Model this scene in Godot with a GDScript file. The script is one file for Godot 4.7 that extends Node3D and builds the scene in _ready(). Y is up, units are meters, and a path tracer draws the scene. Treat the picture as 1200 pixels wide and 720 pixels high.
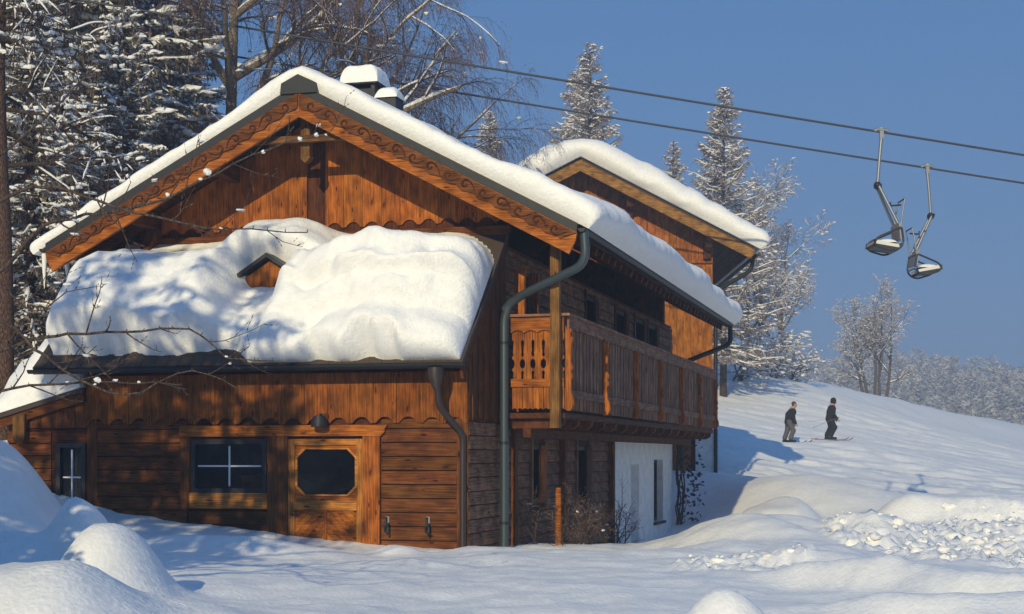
extends Node3D

# ---------------------------------------------------------------- mesh buffer
class MB:
	var v := PackedVector3Array()
	var n := PackedVector3Array()
	var c := PackedColorArray()
	var t := PackedVector2Array()
	var col := Color(1, 1, 1)
	func tri(a, b, d, ua = Vector2.ZERO, ub = Vector2.ZERO, ud = Vector2.ZERO):   # counter-clockwise seen from the front
		var nn: Vector3 = (b - a).cross(d - a)
		nn = nn.normalized() if nn.length_squared() > 1e-16 else Vector3.UP
		v.append(a); v.append(d); v.append(b)
		n.append(nn); n.append(nn); n.append(nn)
		c.append(col); c.append(col); c.append(col)
		t.append(ua); t.append(ud); t.append(ub)
	func trin(a, b, d, na, nb, nd):
		v.append(a); v.append(d); v.append(b)
		n.append(na); n.append(nd); n.append(nb)
		c.append(col); c.append(col); c.append(col)
		t.append(Vector2(a.x, a.y)); t.append(Vector2(d.x, d.y)); t.append(Vector2(b.x, b.y))
	func quad(a, b, d, e, ua = Vector2.ZERO, ub = Vector2.ZERO, ud = Vector2.ZERO, ue = Vector2.ZERO):
		tri(a, b, d, ua, ub, ud)
		tri(a, d, e, ua, ud, ue)
	func mesh(m) -> ArrayMesh:
		var arr := []
		arr.resize(Mesh.ARRAY_MAX)
		arr[Mesh.ARRAY_VERTEX] = v
		arr[Mesh.ARRAY_NORMAL] = n
		arr[Mesh.ARRAY_COLOR] = c
		arr[Mesh.ARRAY_TEX_UV] = t
		var am := ArrayMesh.new()
		am.add_surface_from_arrays(Mesh.PRIMITIVE_TRIANGLES, arr)
		am.surface_set_material(0, m)
		return am

var M := {}
var used := {}
var rng := RandomNumberGenerator.new()
var nz := FastNoiseLite.new()
var nz2 := FastNoiseLite.new()

const EYE := 1.7
const TH := 0.261799          # the chalet is turned 15 degrees
const CORNER := Vector3(-0.639, 0, -22.3)   # the near corner of the chalet

# ---------------------------------------------------------------- naming
func numbered(parent, called):
	var k = str(parent.get_instance_id()) + "/" + called
	var i = used.get(k, 0)
	used[k] = i + 1
	return called if i == 0 else "%s_%03d" % [called, i]

func put(called, mb, m, parent = self):
	var o := MeshInstance3D.new()
	o.mesh = mb.mesh(m) if mb is MB else mb
	o.name = numbered(parent, called)
	parent.add_child(o)
	return o

func thing(called, label, category, at = Vector3.ZERO, turn = 0.0, group = ""):
	var o := Node3D.new()
	o.name = numbered(self, called)
	add_child(o)
	o.position = at
	o.rotation.y = turn
	tag(o, label, category, group)
	return o

func tag(o, label, category, group = ""):
	o.set_meta("label", label)
	o.set_meta("category", category)
	if group != "":
		o.set_meta("group", group)
	return o

func structure(o):
	o.set_meta("kind", "structure")
	return o

func stuff(o):
	o.set_meta("kind", "stuff")
	return o

func rnd(a, b): return rng.randf_range(a, b)

# ---------------------------------------------------------------- shapes
func uvo(): return Vector2(rng.randf() * 7.0, rng.randf() * 7.0)

# a box whose grain runs along axis g (0 x, 1 y, 2 z)
func box(mb, x0, x1, y0, y1, z0, z1, g = 0):
	var o = uvo()
	var p = [Vector3(x0, y0, z0), Vector3(x1, y0, z0), Vector3(x1, y1, z0), Vector3(x0, y1, z0), Vector3(x0, y0, z1), Vector3(x1, y0, z1), Vector3(x1, y1, z1), Vector3(x0, y1, z1)]
	hexa(mb, p, g, o)

func guv(q, g, o):
	if g == 0: return o + Vector2(q.x * 0.4, (q.y + q.z) * 1.6)
	if g == 1: return o + Vector2(q.y * 0.4, (q.x + q.z) * 1.6)
	return o + Vector2(q.z * 0.4, (q.x + q.y) * 1.6)

func hexa(mb, p, g, o):   # p: back four then front four, each bottom-left, bottom-right, top-right, top-left
	for f in [[4, 5, 6, 7], [1, 0, 3, 2], [5, 1, 2, 6], [0, 4, 7, 3], [7, 6, 2, 3], [0, 1, 5, 4]]:
		mb.quad(p[f[0]], p[f[1]], p[f[2]], p[f[3]], guv(p[f[0]], g, o), guv(p[f[1]], g, o), guv(p[f[2]], g, o), guv(p[f[3]], g, o))

# an outline (x, y) extruded from z0 to z1 in the frame tr
func prism(mb, poly: PackedVector2Array, z0, z1, tr = Transform3D.IDENTITY, g = 1, o = null):
	if Geometry2D.is_polygon_clockwise(poly):
		poly.reverse()
	if o == null: o = uvo()
	var ix = Geometry2D.triangulate_polygon(poly)
	for i in range(0, ix.size(), 3):
		var a = poly[ix[i]]; var b = poly[ix[i + 1]]; var d = poly[ix[i + 2]]
		if (b - a).cross(d - a) < 0:
			var s = b; b = d; d = s
		var pa = Vector3(a.x, a.y, z1); var pb = Vector3(b.x, b.y, z1); var pd = Vector3(d.x, d.y, z1)
		mb.tri(tr * pa, tr * pb, tr * pd, guv(pa, g, o), guv(pb, g, o), guv(pd, g, o))
		pa.z = z0; pb.z = z0; pd.z = z0
		mb.tri(tr * pa, tr * pd, tr * pb, guv(pa, g, o), guv(pd, g, o), guv(pb, g, o))
	for i in poly.size():
		var a = poly[i]; var b = poly[(i + 1) % poly.size()]
		var q = [Vector3(a.x, a.y, z0), Vector3(b.x, b.y, z0), Vector3(b.x, b.y, z1), Vector3(a.x, a.y, z1)]
		mb.quad(tr * q[0], tr * q[1], tr * q[2], tr * q[3], guv(q[0], g, o), guv(q[1], g, o), guv(q[2], g, o), guv(q[3], g, o))

# a round bar through the points with a radius at each
func tube(mb, pts, rad, sides = 8, cap = true):
	var rings = []
	var nor = []
	var side = Vector3.ZERO
	for i in pts.size():
		var d: Vector3 = pts[min(i + 1, pts.size() - 1)] - pts[max(i - 1, 0)]
		d = d.normalized()
		if side == Vector3.ZERO:
			side = d.cross(Vector3.UP if abs(d.y) < 0.9 else Vector3.RIGHT).normalized()
		else:
			side = (side - d * side.dot(d)).normalized()
		var up = side.cross(d)
		var r = []; var rn = []
		var rr = rad[i] if rad is Array or rad is PackedFloat32Array else rad
		for k in sides:
			var a = TAU * k / sides
			var q = side * cos(a) + up * sin(a)
			r.append(pts[i] + q * rr); rn.append(q)
		rings.append(r); nor.append(rn)
	for i in pts.size() - 1:
		for k in sides:
			var k2 = (k + 1) % sides
			mb.trin(rings[i][k2], rings[i][k], rings[i + 1][k], nor[i][k2], nor[i][k], nor[i + 1][k])
			mb.trin(rings[i][k2], rings[i + 1][k], rings[i + 1][k2], nor[i][k2], nor[i + 1][k], nor[i + 1][k2])
	if cap:
		var l = pts.size() - 1
		for k in range(1, sides - 1):
			mb.tri(rings[0][0], rings[0][k], rings[0][k + 1])
			mb.tri(rings[l][0], rings[l][k + 1], rings[l][k])

# a path with its corners rounded
func bend(pts, r = 0.12, k = 5):
	var out = [pts[0]]
	for i in range(1, pts.size() - 1):
		var a = pts[i] + (pts[i - 1] - pts[i]).limit_length(r)
		var b = pts[i] + (pts[i + 1] - pts[i]).limit_length(r)
		for j in k + 1:
			var s = float(j) / k
			out.append(a.lerp(pts[i], s).lerp(pts[i].lerp(b, s), s))
	out.append(pts[pts.size() - 1])
	return out

# a smooth sheet from a grid of points, rows by columns
func sheet(mb, g, rows, cols, flip = false):
	var nn = []
	for i in rows:
		for j in cols:
			var a: Vector3 = g[min(i + 1, rows - 1) * cols + j] - g[max(i - 1, 0) * cols + j]
			var b: Vector3 = g[i * cols + min(j + 1, cols - 1)] - g[i * cols + max(j - 1, 0)]
			var q = a.cross(b)
			if flip: q = -q
			nn.append(q.normalized() if q.length_squared() > 1e-14 else Vector3.UP)
	for i in rows - 1:
		for j in cols - 1:
			var a = i * cols + j; var b = a + cols; var d = b + 1; var e = a + 1
			if flip:
				mb.trin(g[a], g[e], g[d], nn[a], nn[e], nn[d]); mb.trin(g[a], g[d], g[b], nn[a], nn[d], nn[b])
			else:
				mb.trin(g[a], g[b], g[d], nn[a], nn[b], nn[d]); mb.trin(g[a], g[d], g[e], nn[a], nn[d], nn[e])

# snow lying on a roof face: from o along a (length la) and up b (length lb), lifted along nrm by thick.call(s, t)
# ra/rb: how round the two pairs of edges are, bulge: how far they swell out over the edge
func edge_samples(l, r, step, r2 = -1.0):
	if r2 < 0.0: r2 = r
	var out = []
	var k = 7
	for i in k + 1:
		var p = PI / 2 * i / k
		out.append([r * (1 - cos(p)), sin(p), cos(p) * sin(p) * 2.0 * -1])
	var m = int(max(2, (l - r - r2) / step))
	for i in range(1, m):
		out.append([r + (l - r - r2) * i / m, 1.0, 0.0])
	for i in k + 1:
		var p = PI / 2 * (k - i) / k
		out.append([l - r2 * (1 - cos(p)), sin(p), cos(p) * sin(p) * 2.0])
	return out

func roof_snow(o, a, la, b, lb, nrm, thick: Callable, ra, rb, bulge, step = 0.15, rb2 = -1.0):
	var mb = MB.new()
	var sa = edge_samples(la, ra, step)
	var sb = edge_samples(lb, rb, step, rb2)
	var g = []; var base = []
	for i in sa:
		for j in sb:
			var h = thick.call(i[0], j[0])
			var hh = h * i[1] * j[1]
			var p = o + a * (i[0] + i[2] * bulge * j[1] * h) + b * (j[0] + (j[2] if j[2] < 0 else 0.0) * bulge * i[1] * h)
			g.append(p + nrm * hh)
			base.append(o + a * i[0] + b * j[0] - nrm * 0.004)
	var flip = a.cross(b).dot(nrm) < 0
	sheet(mb, g, sa.size(), sb.size(), flip)
	sheet(mb, base, sa.size(), sb.size(), not flip)
	return mb

# a lump of snow or stone: a squashed jittered ball
func lump(mb, at, sx, sy, sz, jit = 0.2, rows = 4, cols = 6, turn = 0.0):
	var g = []
	var fz = rng.randf() * 100.0
	for i in rows + 1:
		var p = PI * i / rows
		for j in cols + 1:
			var q = TAU * (j % cols) / cols
			var d = Vector3(sin(p) * cos(q), cos(p), sin(p) * sin(q))
			var k = 1.0 + jit * nz2.get_noise_3d(d.x * 40 + fz, d.y * 40, d.z * 40) * 2.0
			g.append(at + Vector3(d.x * sx, d.y * sy, d.z * sz).rotated(Vector3.UP, turn) * k)
	sheet(mb, g, rows + 1, cols + 1, true)

# ---------------------------------------------------------------- signed distance figures
func smin(a, b, k):
	var h = max(k - abs(a - b), 0.0) / k
	return min(a, b) - h * h * k * 0.25

func field(p: Vector3, bones, k):
	var d = 1e9
	for b in bones:
		var ab: Vector3 = b[1] - b[0]
		var t = clamp((p - b[0]).dot(ab) / max(ab.length_squared(), 1e-8), 0.0, 1.0)
		d = smin(d, (p - b[0] - ab * t).length() - lerpf(b[2], b[3], t), k)
	return d

func figure(mb, bones, cell, k):
	var lo = Vector3(1e9, 1e9, 1e9); var hi = -lo
	for b in bones:
		for e in [[b[0], b[2]], [b[1], b[3]]]:
			lo = lo.min(e[0] - Vector3.ONE * (e[1] + 2 * cell)); hi = hi.max(e[0] + Vector3.ONE * (e[1] + 2 * cell))
	var nx = int((hi.x - lo.x) / cell) + 2; var ny = int((hi.y - lo.y) / cell) + 2; var nzz = int((hi.z - lo.z) / cell) + 2
	var f = PackedFloat32Array(); f.resize(nx * ny * nzz)
	for x in nx:
		for y in ny:
			for z in nzz:
				f[(x * ny + y) * nzz + z] = field(lo + Vector3(x, y, z) * cell, bones, k)
	var at = {}
	var corners = [Vector3i(0, 0, 0), Vector3i(1, 0, 0), Vector3i(0, 1, 0), Vector3i(1, 1, 0), Vector3i(0, 0, 1), Vector3i(1, 0, 1), Vector3i(0, 1, 1), Vector3i(1, 1, 1)]
	var edges = [[0, 1], [2, 3], [4, 5], [6, 7], [0, 2], [1, 3], [4, 6], [5, 7], [0, 4], [1, 5], [2, 6], [3, 7]]
	for x in nx - 1:
		for y in ny - 1:
			for z in nzz - 1:
				var vals = []; var ins = 0
				for q in corners:
					var w = f[((x + q.x) * ny + y + q.y) * nzz + z + q.z]
					vals.append(w)
					if w < 0: ins += 1
				if ins == 0 or ins == 8: continue
				var s = Vector3.ZERO; var m = 0
				for e in edges:
					var a = vals[e[0]]; var b = vals[e[1]]
					if (a < 0) != (b < 0):
						s += Vector3(corners[e[0]]).lerp(Vector3(corners[e[1]]), a / (a - b)); m += 1
				at[Vector3i(x, y, z)] = lo + (Vector3(x, y, z) + s / m) * cell
	var nor = {}
	for q in at:
		var p = at[q]; var h = cell * 0.5
		nor[q] = Vector3(field(p + Vector3(h, 0, 0), bones, k) - field(p - Vector3(h, 0, 0), bones, k), field(p + Vector3(0, h, 0), bones, k) - field(p - Vector3(0, h, 0), bones, k), field(p + Vector3(0, 0, h), bones, k) - field(p - Vector3(0, 0, h), bones, k)).normalized()
	for q in at:
		for ax in 3:
			var u = Vector3i(int(ax == 1), int(ax == 2), int(ax == 0)); var w = Vector3i(int(ax == 2), int(ax == 0), int(ax == 1))
			var e = Vector3i(int(ax == 0), int(ax == 1), int(ax == 2))
			var a = f[(q.x * ny + q.y) * nzz + q.z]
			var q2 = q + e
			var b = f[(q2.x * ny + q2.y) * nzz + q2.z]
			if (a < 0) == (b < 0): continue
			var k1 = q - u; var k2 = q - u - w; var k3 = q - w
			if not (at.has(k1) and at.has(k2) and at.has(k3)): continue
			var l = [q, k3, k2, k1] if a < 0 else [q, k1, k2, k3]
			mb.trin(at[l[0]], at[l[1]], at[l[2]], nor[l[0]], nor[l[1]], nor[l[2]])
			mb.trin(at[l[0]], at[l[2]], at[l[3]], nor[l[0]], nor[l[2]], nor[l[3]])

# ---------------------------------------------------------------- textures and materials
func tile_noise(w, h, freq, sd, oct = 4):
	var n := FastNoiseLite.new()
	n.seed = sd; n.frequency = freq; n.fractal_octaves = oct
	return n.get_seamless_image(w, h)

func grain_images():
	var a: Image = tile_noise(64, 512, 0.05, 3, 5); a.resize(1024, 512, Image.INTERPOLATE_CUBIC)
	var b: Image = tile_noise(32, 512, 0.10, 9, 4); b.resize(1024, 512, Image.INTERPOLATE_CUBIC)
	var d: Image = tile_noise(1024, 512, 0.006, 17, 4)
	var out := Image.create(1024, 512, true, Image.FORMAT_RGB8)
	var bump := Image.create(1024, 512, false, Image.FORMAT_RGB8)
	var knots = []
	var r := RandomNumberGenerator.new(); r.seed = 5
	for i in 13: knots.append(Vector3(r.randf() * 1024, r.randf() * 512, r.randf_range(4, 11)))
	for y in 512:
		for x in 1024:
			var g = a.get_pixel(x, y).r * 0.6 + b.get_pixel(x, y).r * 0.4
			var s = clamp((g - 0.5) * 2.2 + 0.5, 0.0, 1.0)
			var w = d.get_pixel(x, y).r
			var l = 0.70 + 0.30 * s
			l *= 0.75 + 0.48 * w
			out.set_pixel(x, y, Color(min(l, 1.0), min(l * (0.90 + 0.10 * s), 1.0), min(l * (0.80 + 0.2 * s), 1.0)))
			bump.set_pixel(x, y, Color(s, s, s))
	for k in knots:
		for dy in range(-12, 13):
			for dx in range(-26, 27):
				var q = sqrt(dx * dx / 4.5 + dy * dy) / k.z
				if q < 1.0:
					var px = posmod(int(k.x) + dx, 1024); var py = posmod(int(k.y) + dy, 512)
					var f = lerpf(0.5, 1.0, q * q) * (0.9 + 0.1 * sin(q * 14.0))
					var o = out.get_pixel(px, py)
					out.set_pixel(px, py, Color(o.r * f, o.g * f * f, o.b * f * f))
	bump.bump_map_to_normal_map(4.0)
	bump.generate_mipmaps()
	out.generate_mipmaps()
	return [ImageTexture.create_from_image(out), ImageTexture.create_from_image(bump)]

func noise_tex(w, lo: Color, hi: Color, freq, sd, oct = 4, gain = 1.6):
	var a: Image = tile_noise(w, w, freq, sd, oct)
	var out := Image.create(w, w, true, Image.FORMAT_RGB8)
	for y in w:
		for x in w:
			out.set_pixel(x, y, lo.lerp(hi, clamp((a.get_pixel(x, y).r - 0.5) * gain + 0.5, 0.0, 1.0)))
	out.generate_mipmaps()
	return ImageTexture.create_from_image(out)

func normal_tex(w, freq, sd, oct, strength):
	var a: Image = tile_noise(w, w, freq, sd, oct)
	a.convert(Image.FORMAT_RGB8)
	a.bump_map_to_normal_map(strength)
	a.generate_mipmaps()
	return ImageTexture.create_from_image(a)

func mat(col: Color, rough = 0.8, metal = 0.0):
	var m := StandardMaterial3D.new()
	m.albedo_color = col; m.roughness = rough; m.metallic = metal
	return m

func lin(r, g, b): return Color(r, g, b).linear_to_srgb()

func make_materials():
	var gr = grain_images()
	var w = mat(Color(1, 1, 1), 0.72)
	w.albedo_texture = gr[0]; w.vertex_color_use_as_albedo = true
	w.normal_enabled = true; w.normal_texture = gr[1]; w.normal_scale = 0.7; w.metallic_specular = 0.22
	M.wood = w
	var s = mat(Color(1, 1, 1), 0.62)
	s.albedo_texture = noise_tex(256, lin(0.80, 0.795, 0.78), lin(0.885, 0.88, 0.86), 0.03, 11)
	s.normal_enabled = true; s.normal_texture = normal_tex(512, 0.05, 21, 5, 6.0); s.normal_scale = 0.35
	s.uv1_triplanar = true; s.uv1_world_triplanar = true; s.uv1_scale = Vector3.ONE * 0.55
	M.snow = s
	var rs = mat(Color(1, 1, 1), 0.66)
	rs.albedo_texture = s.albedo_texture
	rs.normal_enabled = true; rs.normal_texture = normal_tex(512, 0.04, 31, 5, 9.0); rs.normal_scale = 0.45
	rs.uv1_triplanar = true; rs.uv1_world_triplanar = true; rs.uv1_scale = Vector3.ONE * 0.8
	M.roof_snow = rs
	M.tree_snow = mat(lin(0.76, 0.76, 0.76), 0.8)
	var mt = mat(lin(0.011, 0.012, 0.015), 0.55, 0.2)
	mt.normal_enabled = true; mt.normal_texture = normal_tex(256, 0.02, 41, 3, 2.0); mt.normal_scale = 0.2
	mt.uv1_triplanar = true
	M.metal = mt
	M.pipe = mat(lin(0.055, 0.075, 0.085), 0.38, 0.4)
	M.brown_pipe = mat(lin(0.035, 0.024, 0.02), 0.4, 0.2)
	M.black = mat(lin(0.014, 0.014, 0.017), 0.5)
	M.dark_frame = mat(lin(0.010, 0.010, 0.014), 0.6)
	M.white = mat(lin(0.75, 0.75, 0.76), 0.5)
	var g = mat(Color(0.05, 0.06, 0.09, 0.45), 0.04)
	g.transparency = BaseMaterial3D.TRANSPARENCY_ALPHA; g.metallic_specular = 0.3
	M.glass = g
	var p = mat(Color(1, 1, 1), 0.9)
	p.albedo_texture = noise_tex(512, lin(0.72, 0.72, 0.70), lin(0.84, 0.84, 0.82), 0.012, 51, 5)
	p.normal_enabled = true; p.normal_texture = normal_tex(256, 0.08, 55, 4, 5.0); p.normal_scale = 0.5
	p.uv1_triplanar = true; p.uv1_scale = Vector3.ONE * 0.5
	M.plaster = p
	var b = mat(Color(1, 1, 1), 0.95)
	b.albedo_texture = noise_tex(256, Color(0.5, 0.5, 0.5), Color(1, 1, 1), 0.05, 61, 5, 2.2)
	b.normal_enabled = true; b.normal_texture = normal_tex(256, 0.06, 65, 5, 8.0); b.normal_scale = 1.0
	b.uv1_triplanar = true; b.uv1_scale = Vector3(3, 0.8, 3); b.vertex_color_use_as_albedo = true
	M.bark = b
	var tw = mat(Color(1, 1, 1), 0.95)
	tw.vertex_color_use_as_albedo = true
	M.twig = tw
	M.steel = mat(lin(0.24, 0.25, 0.265), 0.45, 0.6)
	M.rope = mat(lin(0.05, 0.055, 0.065), 0.6, 0.4)
	M.seat = mat(lin(0.62, 0.61, 0.57), 0.55)
	M.skin = mat(lin(0.42, 0.23, 0.16), 0.6)
	M.curtain = mat(lin(0.55, 0.56, 0.55), 0.9)
	M.interior = mat(lin(0.06, 0.045, 0.035), 0.95)
	M.shingle = mat(lin(0.055, 0.038, 0.030), 0.9)

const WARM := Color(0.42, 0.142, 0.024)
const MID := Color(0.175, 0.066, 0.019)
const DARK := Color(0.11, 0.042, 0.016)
const LIGHT := Color(0.55, 0.235, 0.05)
const GREY := Color(0.25, 0.142, 0.092)
const POST := Color(0.20, 0.105, 0.038)

func shade(c, k = 0.16):
	var f = 1.0 + rnd(-k, k)
	return Color(c.r * f, c.g * f * (1.0 + rnd(-k, k) * 0.35), c.b * f * (1.0 + rnd(-k, k) * 0.4))

func wood(called, parent, c, fn: Callable, k = 0.12):
	var mb = MB.new(); mb.col = shade(c, k)
	fn.call(mb)
	return put(called, mb, M.wood, parent)

func bar(called, parent, c, x0, x1, y0, y1, z0, z1, g = 0, k = 0.12):
	return wood(called, parent, c, func(mb): box(mb, x0, x1, y0, y1, z0, z1, g), k)

# ---------------------------------------------------------------- terrain
# measured heights of the snow: x, distance, height
var SPOTS = [
	[0, 0, 0.1], [-6, 4, 0.4], [8, 4, 0.0], [0, 8, 0.3], [-3, 10, 0.5], [3.5, 10, 0.25], [-2, 14, 0.36], [1, 14, 0.33], [4, 13, 0.30],
	[-5.5, 16, 0.5], [-2.5, 19, 0.42], [0.5, 19.5, 0.42], [2.2, 20, 0.4], [-6.2, 21.5, 0.62], [-3.6, 21.8, 0.5], [-1.5, 21.5, 0.4], [0.2, 22, 0.36],
	[1.7, 24, 0.28], [3, 28, 0.1], [3.4, 34, -0.25], [4.3, 39, -0.25], [4.9, 34, -0.05], [6.9, 41, 0.6], [5.9, 45.5, 1.25], [2, 46, 1.3], [-3, 46, 1.5], [8, 48, 0.85],
	[10, 60, 1.7], [11.8, 67, 2.13], [13.5, 67, 2.35], [12, 51, 0.35], [9, 52, 0.75],
	[6, 22, 0.42], [9, 22, 0.38], [12, 24, 0.4], [6, 27, 0.5], [9, 30, 0.45], [13, 32, 0.45], [8, 16, 0.3], [12, 14, 0.3], [5.5, 12.5, 0.36], [20, 20, 0.2], [16, 30, 0.3],
	[18.9, 70, 1.5], [28, 105, 3.7], [37, 140, 5.7], [14.8, 110, 8.2], [14.6, 95, 6.8], [10.8, 80, 4.5], [8.4, 62, 2.5], [23.6, 125, 7.7], [48.6, 150, 4.3], [21, 65, 0.8], [13, 40, 0.3], [18, 48, 0.4],
	[-9, 27, 2.2], [-11, 33, 3.4], [-14, 45, 4.9], [-9, 22, 1.0], [-20, 40, 5.0], [-25, 60, 7.5], [-8, 60, 5.0], [0, 70, 4.5], [-20, 20, 1.5], [-20, 0, 0.5],
	[-40, 100, 12], [0, 110, 9.5], [40, 190, 2], [10, 200, 8], [90, 180, -4], [70, 100, -3], [50, 50, -2], [40, 0, -1], [-60, 0, 2], [0, -40, 0], [-60, 200, 15], [90, 260, -6], [0, 260, 4]]
var tps := PackedFloat64Array()

func solve_terrain():
	var n = SPOTS.size(); var m = n + 3
	var A = []
	for i in m:
		var r = PackedFloat64Array(); r.resize(m + 1); A.append(r)
	for i in n:
		for j in n:
			A[i][j] = kern(SPOTS[i][0] - SPOTS[j][0], SPOTS[i][1] - SPOTS[j][1])
		A[i][i] = 1.0
		A[i][n] = 1; A[i][n + 1] = SPOTS[i][0]; A[i][n + 2] = SPOTS[i][1]
		A[n][i] = 1; A[n + 1][i] = SPOTS[i][0]; A[n + 2][i] = SPOTS[i][1]
		A[i][m] = SPOTS[i][2]
	for i in m:
		var p = i
		for r in range(i + 1, m):
			if abs(A[r][i]) > abs(A[p][i]): p = r
		var sw = A[i]; A[i] = A[p]; A[p] = sw
		for r in range(i + 1, m):
			var k = A[r][i] / A[i][i]
			if k == 0.0: continue
			for q in range(i, m + 1): A[r][q] -= k * A[i][q]
	tps.resize(m)
	for i in range(m - 1, -1, -1):
		var s = A[i][m]
		for q in range(i + 1, m): s -= A[i][q] * tps[q]
		tps[i] = s / A[i][i]

func kern(dx, dy):
	var r2 = dx * dx + dy * dy
	return 0.0 if r2 < 1e-9 else r2 * log(r2) * 0.5

# heaps: x, distance, height, radius across, radius away, turn, squareness
var HEAPS = [
	[-7.0, 20.2, 1.40, 1.15, 1.4, 0.0, 1.6],
	[-4.62, 17.2, 0.62, 0.34, 0.55, 0.0, 1.5], [-5.4, 17.0, 0.42, 0.8, 0.6, 0.1, 1.3],
	[-3.60, 14.2, 0.64, 0.42, 0.75, 0.15, 1.6], [-3.25, 10.6, 0.46, 0.72, 1.1, -0.35, 1.5], [-2.4, 11.5, 0.2, 0.7, 0.9, 0.0, 1.0],
	[1.56, 11.6, 0.40, 0.34, 0.4, 0.0, 1.2],
	[-1.55, 21.4, 0.13, 0.32, 0.3, 0.0, 1.3], [-2.9, 20.9, 0.12, 0.9, 0.5, 0.0, 1.0], [-0.1, 21.2, 0.07, 0.7, 0.5, 0.0, 1.0], [2.0, 21.0, 0.08, 0.6, 0.6, 0.0, 1.0], [-4.2, 21.0, 0.14, 1.1, 0.6, 0.0, 1.0],
	# the bank on the right
	[3.5, 23.8, 0.42, 0.8, 1.5, -0.5, 1.2], [4.2, 25.2, 0.36, 1.0, 1.1, 0.3, 1.2], [2.9, 21.6, 0.15, 0.5, 0.8, -0.5, 1.0],
	[3.95, 20.4, 0.20, 0.75, 1.7, 0.1, 1.2], [3.95, 17.0, 0.12, 0.7, 1.6, -0.1, 1.1], [4.0, 14.2, 0.05, 0.7, 1.3, 0.0, 1.1], [4.1, 12.2, 0.04, 0.8, 1.2, 0.0, 1.1],
	[3.3, 16.4, 0.228, 0.34, 1.0, -0.65, 1.3], [3.85, 15.4, 0.259, 0.32, 0.9, -0.65, 1.3], [4.3, 14.3, 0.228, 0.30, 0.8, -0.6, 1.3], [3.4, 13.4, 0.213, 0.34, 0.9, -0.7, 1.3], [4.35, 12.9, 0.200, 0.30, 0.7, -0.55, 1.2], [2.8, 12.5, 0.153, 0.35, 0.9, -0.8, 1.2], [4.9, 13.5, 0.184, 0.35, 0.8, -0.6, 1.2], [3.6, 18.4, 0.153, 0.4, 0.8, -0.6, 1.3],
	# the shoulder below the rear house with its cut face
	[7.1, 39.8, 0.65, 2.1, 3.0, 0.25, 1.0], [8.8, 38.0, 0.35, 2.2, 2.6, 0.3, 1.0], [6.0, 36.2, 0.50, 0.95, 1.5, 0.05, 3.0], [7.0, 31.6, 0.26, 0.5, 0.7, 0.2, 1.5], [7.7, 32.2, 0.2, 0.7, 0.8, 0.0, 1.3], [6.0, 29.4, 0.28, 0.9, 0.7, 0.3, 1.4], [4.9, 28.0, 0.3, 0.8, 0.8, 0.0, 1.3], [6.9, 28.0, 0.22, 0.6, 0.6, 0.0, 1.3],
	# the ploughed yard and its edge
	[7.6, 21.5, -0.10, 2.2, 3.4, 0.0, 2.2], [5.6, 24.2, 0.25, 0.7, 0.8, 0.2, 1.4], [9.0, 28.0, 0.42, 2.4, 1.2, 0.0, 3.0], [12.5, 27.6, 0.42, 2.6, 1.4, 0.0, 2.5], [5.2, 22.6, 0.15, 0.4, 0.6, 0.0, 1.3]]

var lattice := PackedFloat32Array()
const LX := 110
const LD := 200
func base_height(x, d):
	# the measured surface, kept on a one metre lattice
	var fx = x + 45.0; var fd = d + 15.0
	if fx < 1.0 or fd < 1.0 or fx > LX - 3.0 or fd > LD - 3.0: return plate(x, d)
	var i = int(fx); var j = int(fd)
	var s = fx - i; var t = fd - j
	var r = [0.0, 0.0, 0.0, 0.0]
	for k in 4:
		var o = (j - 1 + k) * LX + i
		r[k] = cubic_interpolate(lattice[o], lattice[o + 1], lattice[o - 1], lattice[o + 2], s)
	return cubic_interpolate(r[1], r[2], r[0], r[3], t)

func plate(x, d):
	var n = SPOTS.size()
	var h = tps[n] + tps[n + 1] * x + tps[n + 2] * d
	for i in n:
		var dx = x - SPOTS[i][0]; var dy = d - SPOTS[i][1]
		var r2 = dx * dx + dy * dy
		if r2 > 1e-9: h += tps[i] * r2 * log(r2) * 0.5
	return h

func ground(x, d):
	var h = base_height(x, d)
	var far = max(abs(x) - 90.0, d - 250.0)
	far = max(far, -30.0 - d)
	if far > 0.0: h = lerpf(h, -8.0, smoothstep(0.0, 60.0, far))
	if d < 60 and abs(x) < 30:
		for b in HEAPS:
			var dx = x - b[0]; var dy = d - b[1]
			if abs(dx) > 5.5 or abs(dy) > 6.5: continue
			var cs = cos(b[5]); var sn = sin(b[5])
			var ux = (dx * cs - dy * sn) / b[3]; var uy = (dx * sn + dy * cs) / b[4]
			var q = ux * ux + uy * uy
			if q < 8.0: h += b[2] * exp(-pow(q, b[6]))
		h += nz.get_noise_2d(x * 60, d * 60) * 0.035 + nz.get_noise_2d(x * 14 + 50, d * 14) * 0.09
		var r = rough(x, d)
		if r > 0.0:
			var q = abs(nz2.get_noise_2d(x * 190, d * 190)) + 0.6 * abs(nz2.get_noise_2d(x * 420 + 9, d * 420)) + 0.25 * nz2.get_noise_2d(x * 900, d * 900)
			h += r * (q * 0.15 + 0.13 * nz.get_noise_2d(x * 70 + 31, d * 70))
	elif d < 170:
		h += 0.25 * nz.get_noise_2d(x * 1.5, d * 1.5 + 90)
	if d > 44 and d < 170:
		# ski tracks drawn across the piste
		var f = smoothstep(44.0, 54.0, d)
		var s = d + x * 0.55 + 2.0 * nz.get_noise_2d(x * 2.0, 40.0)
		h += f * (0.07 * nz2.get_noise_2d(x * 0.6, s * 45.0) + 0.07 * nz.get_noise_2d(x * 0.8, s * 19.0))
		var e2 = d - x * 0.3
		h -= f * 0.09 * smoothstep(0.12, 0.36, nz2.get_noise_2d(x * 1.2 + 70, e2 * 36.0))
	return h

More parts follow.
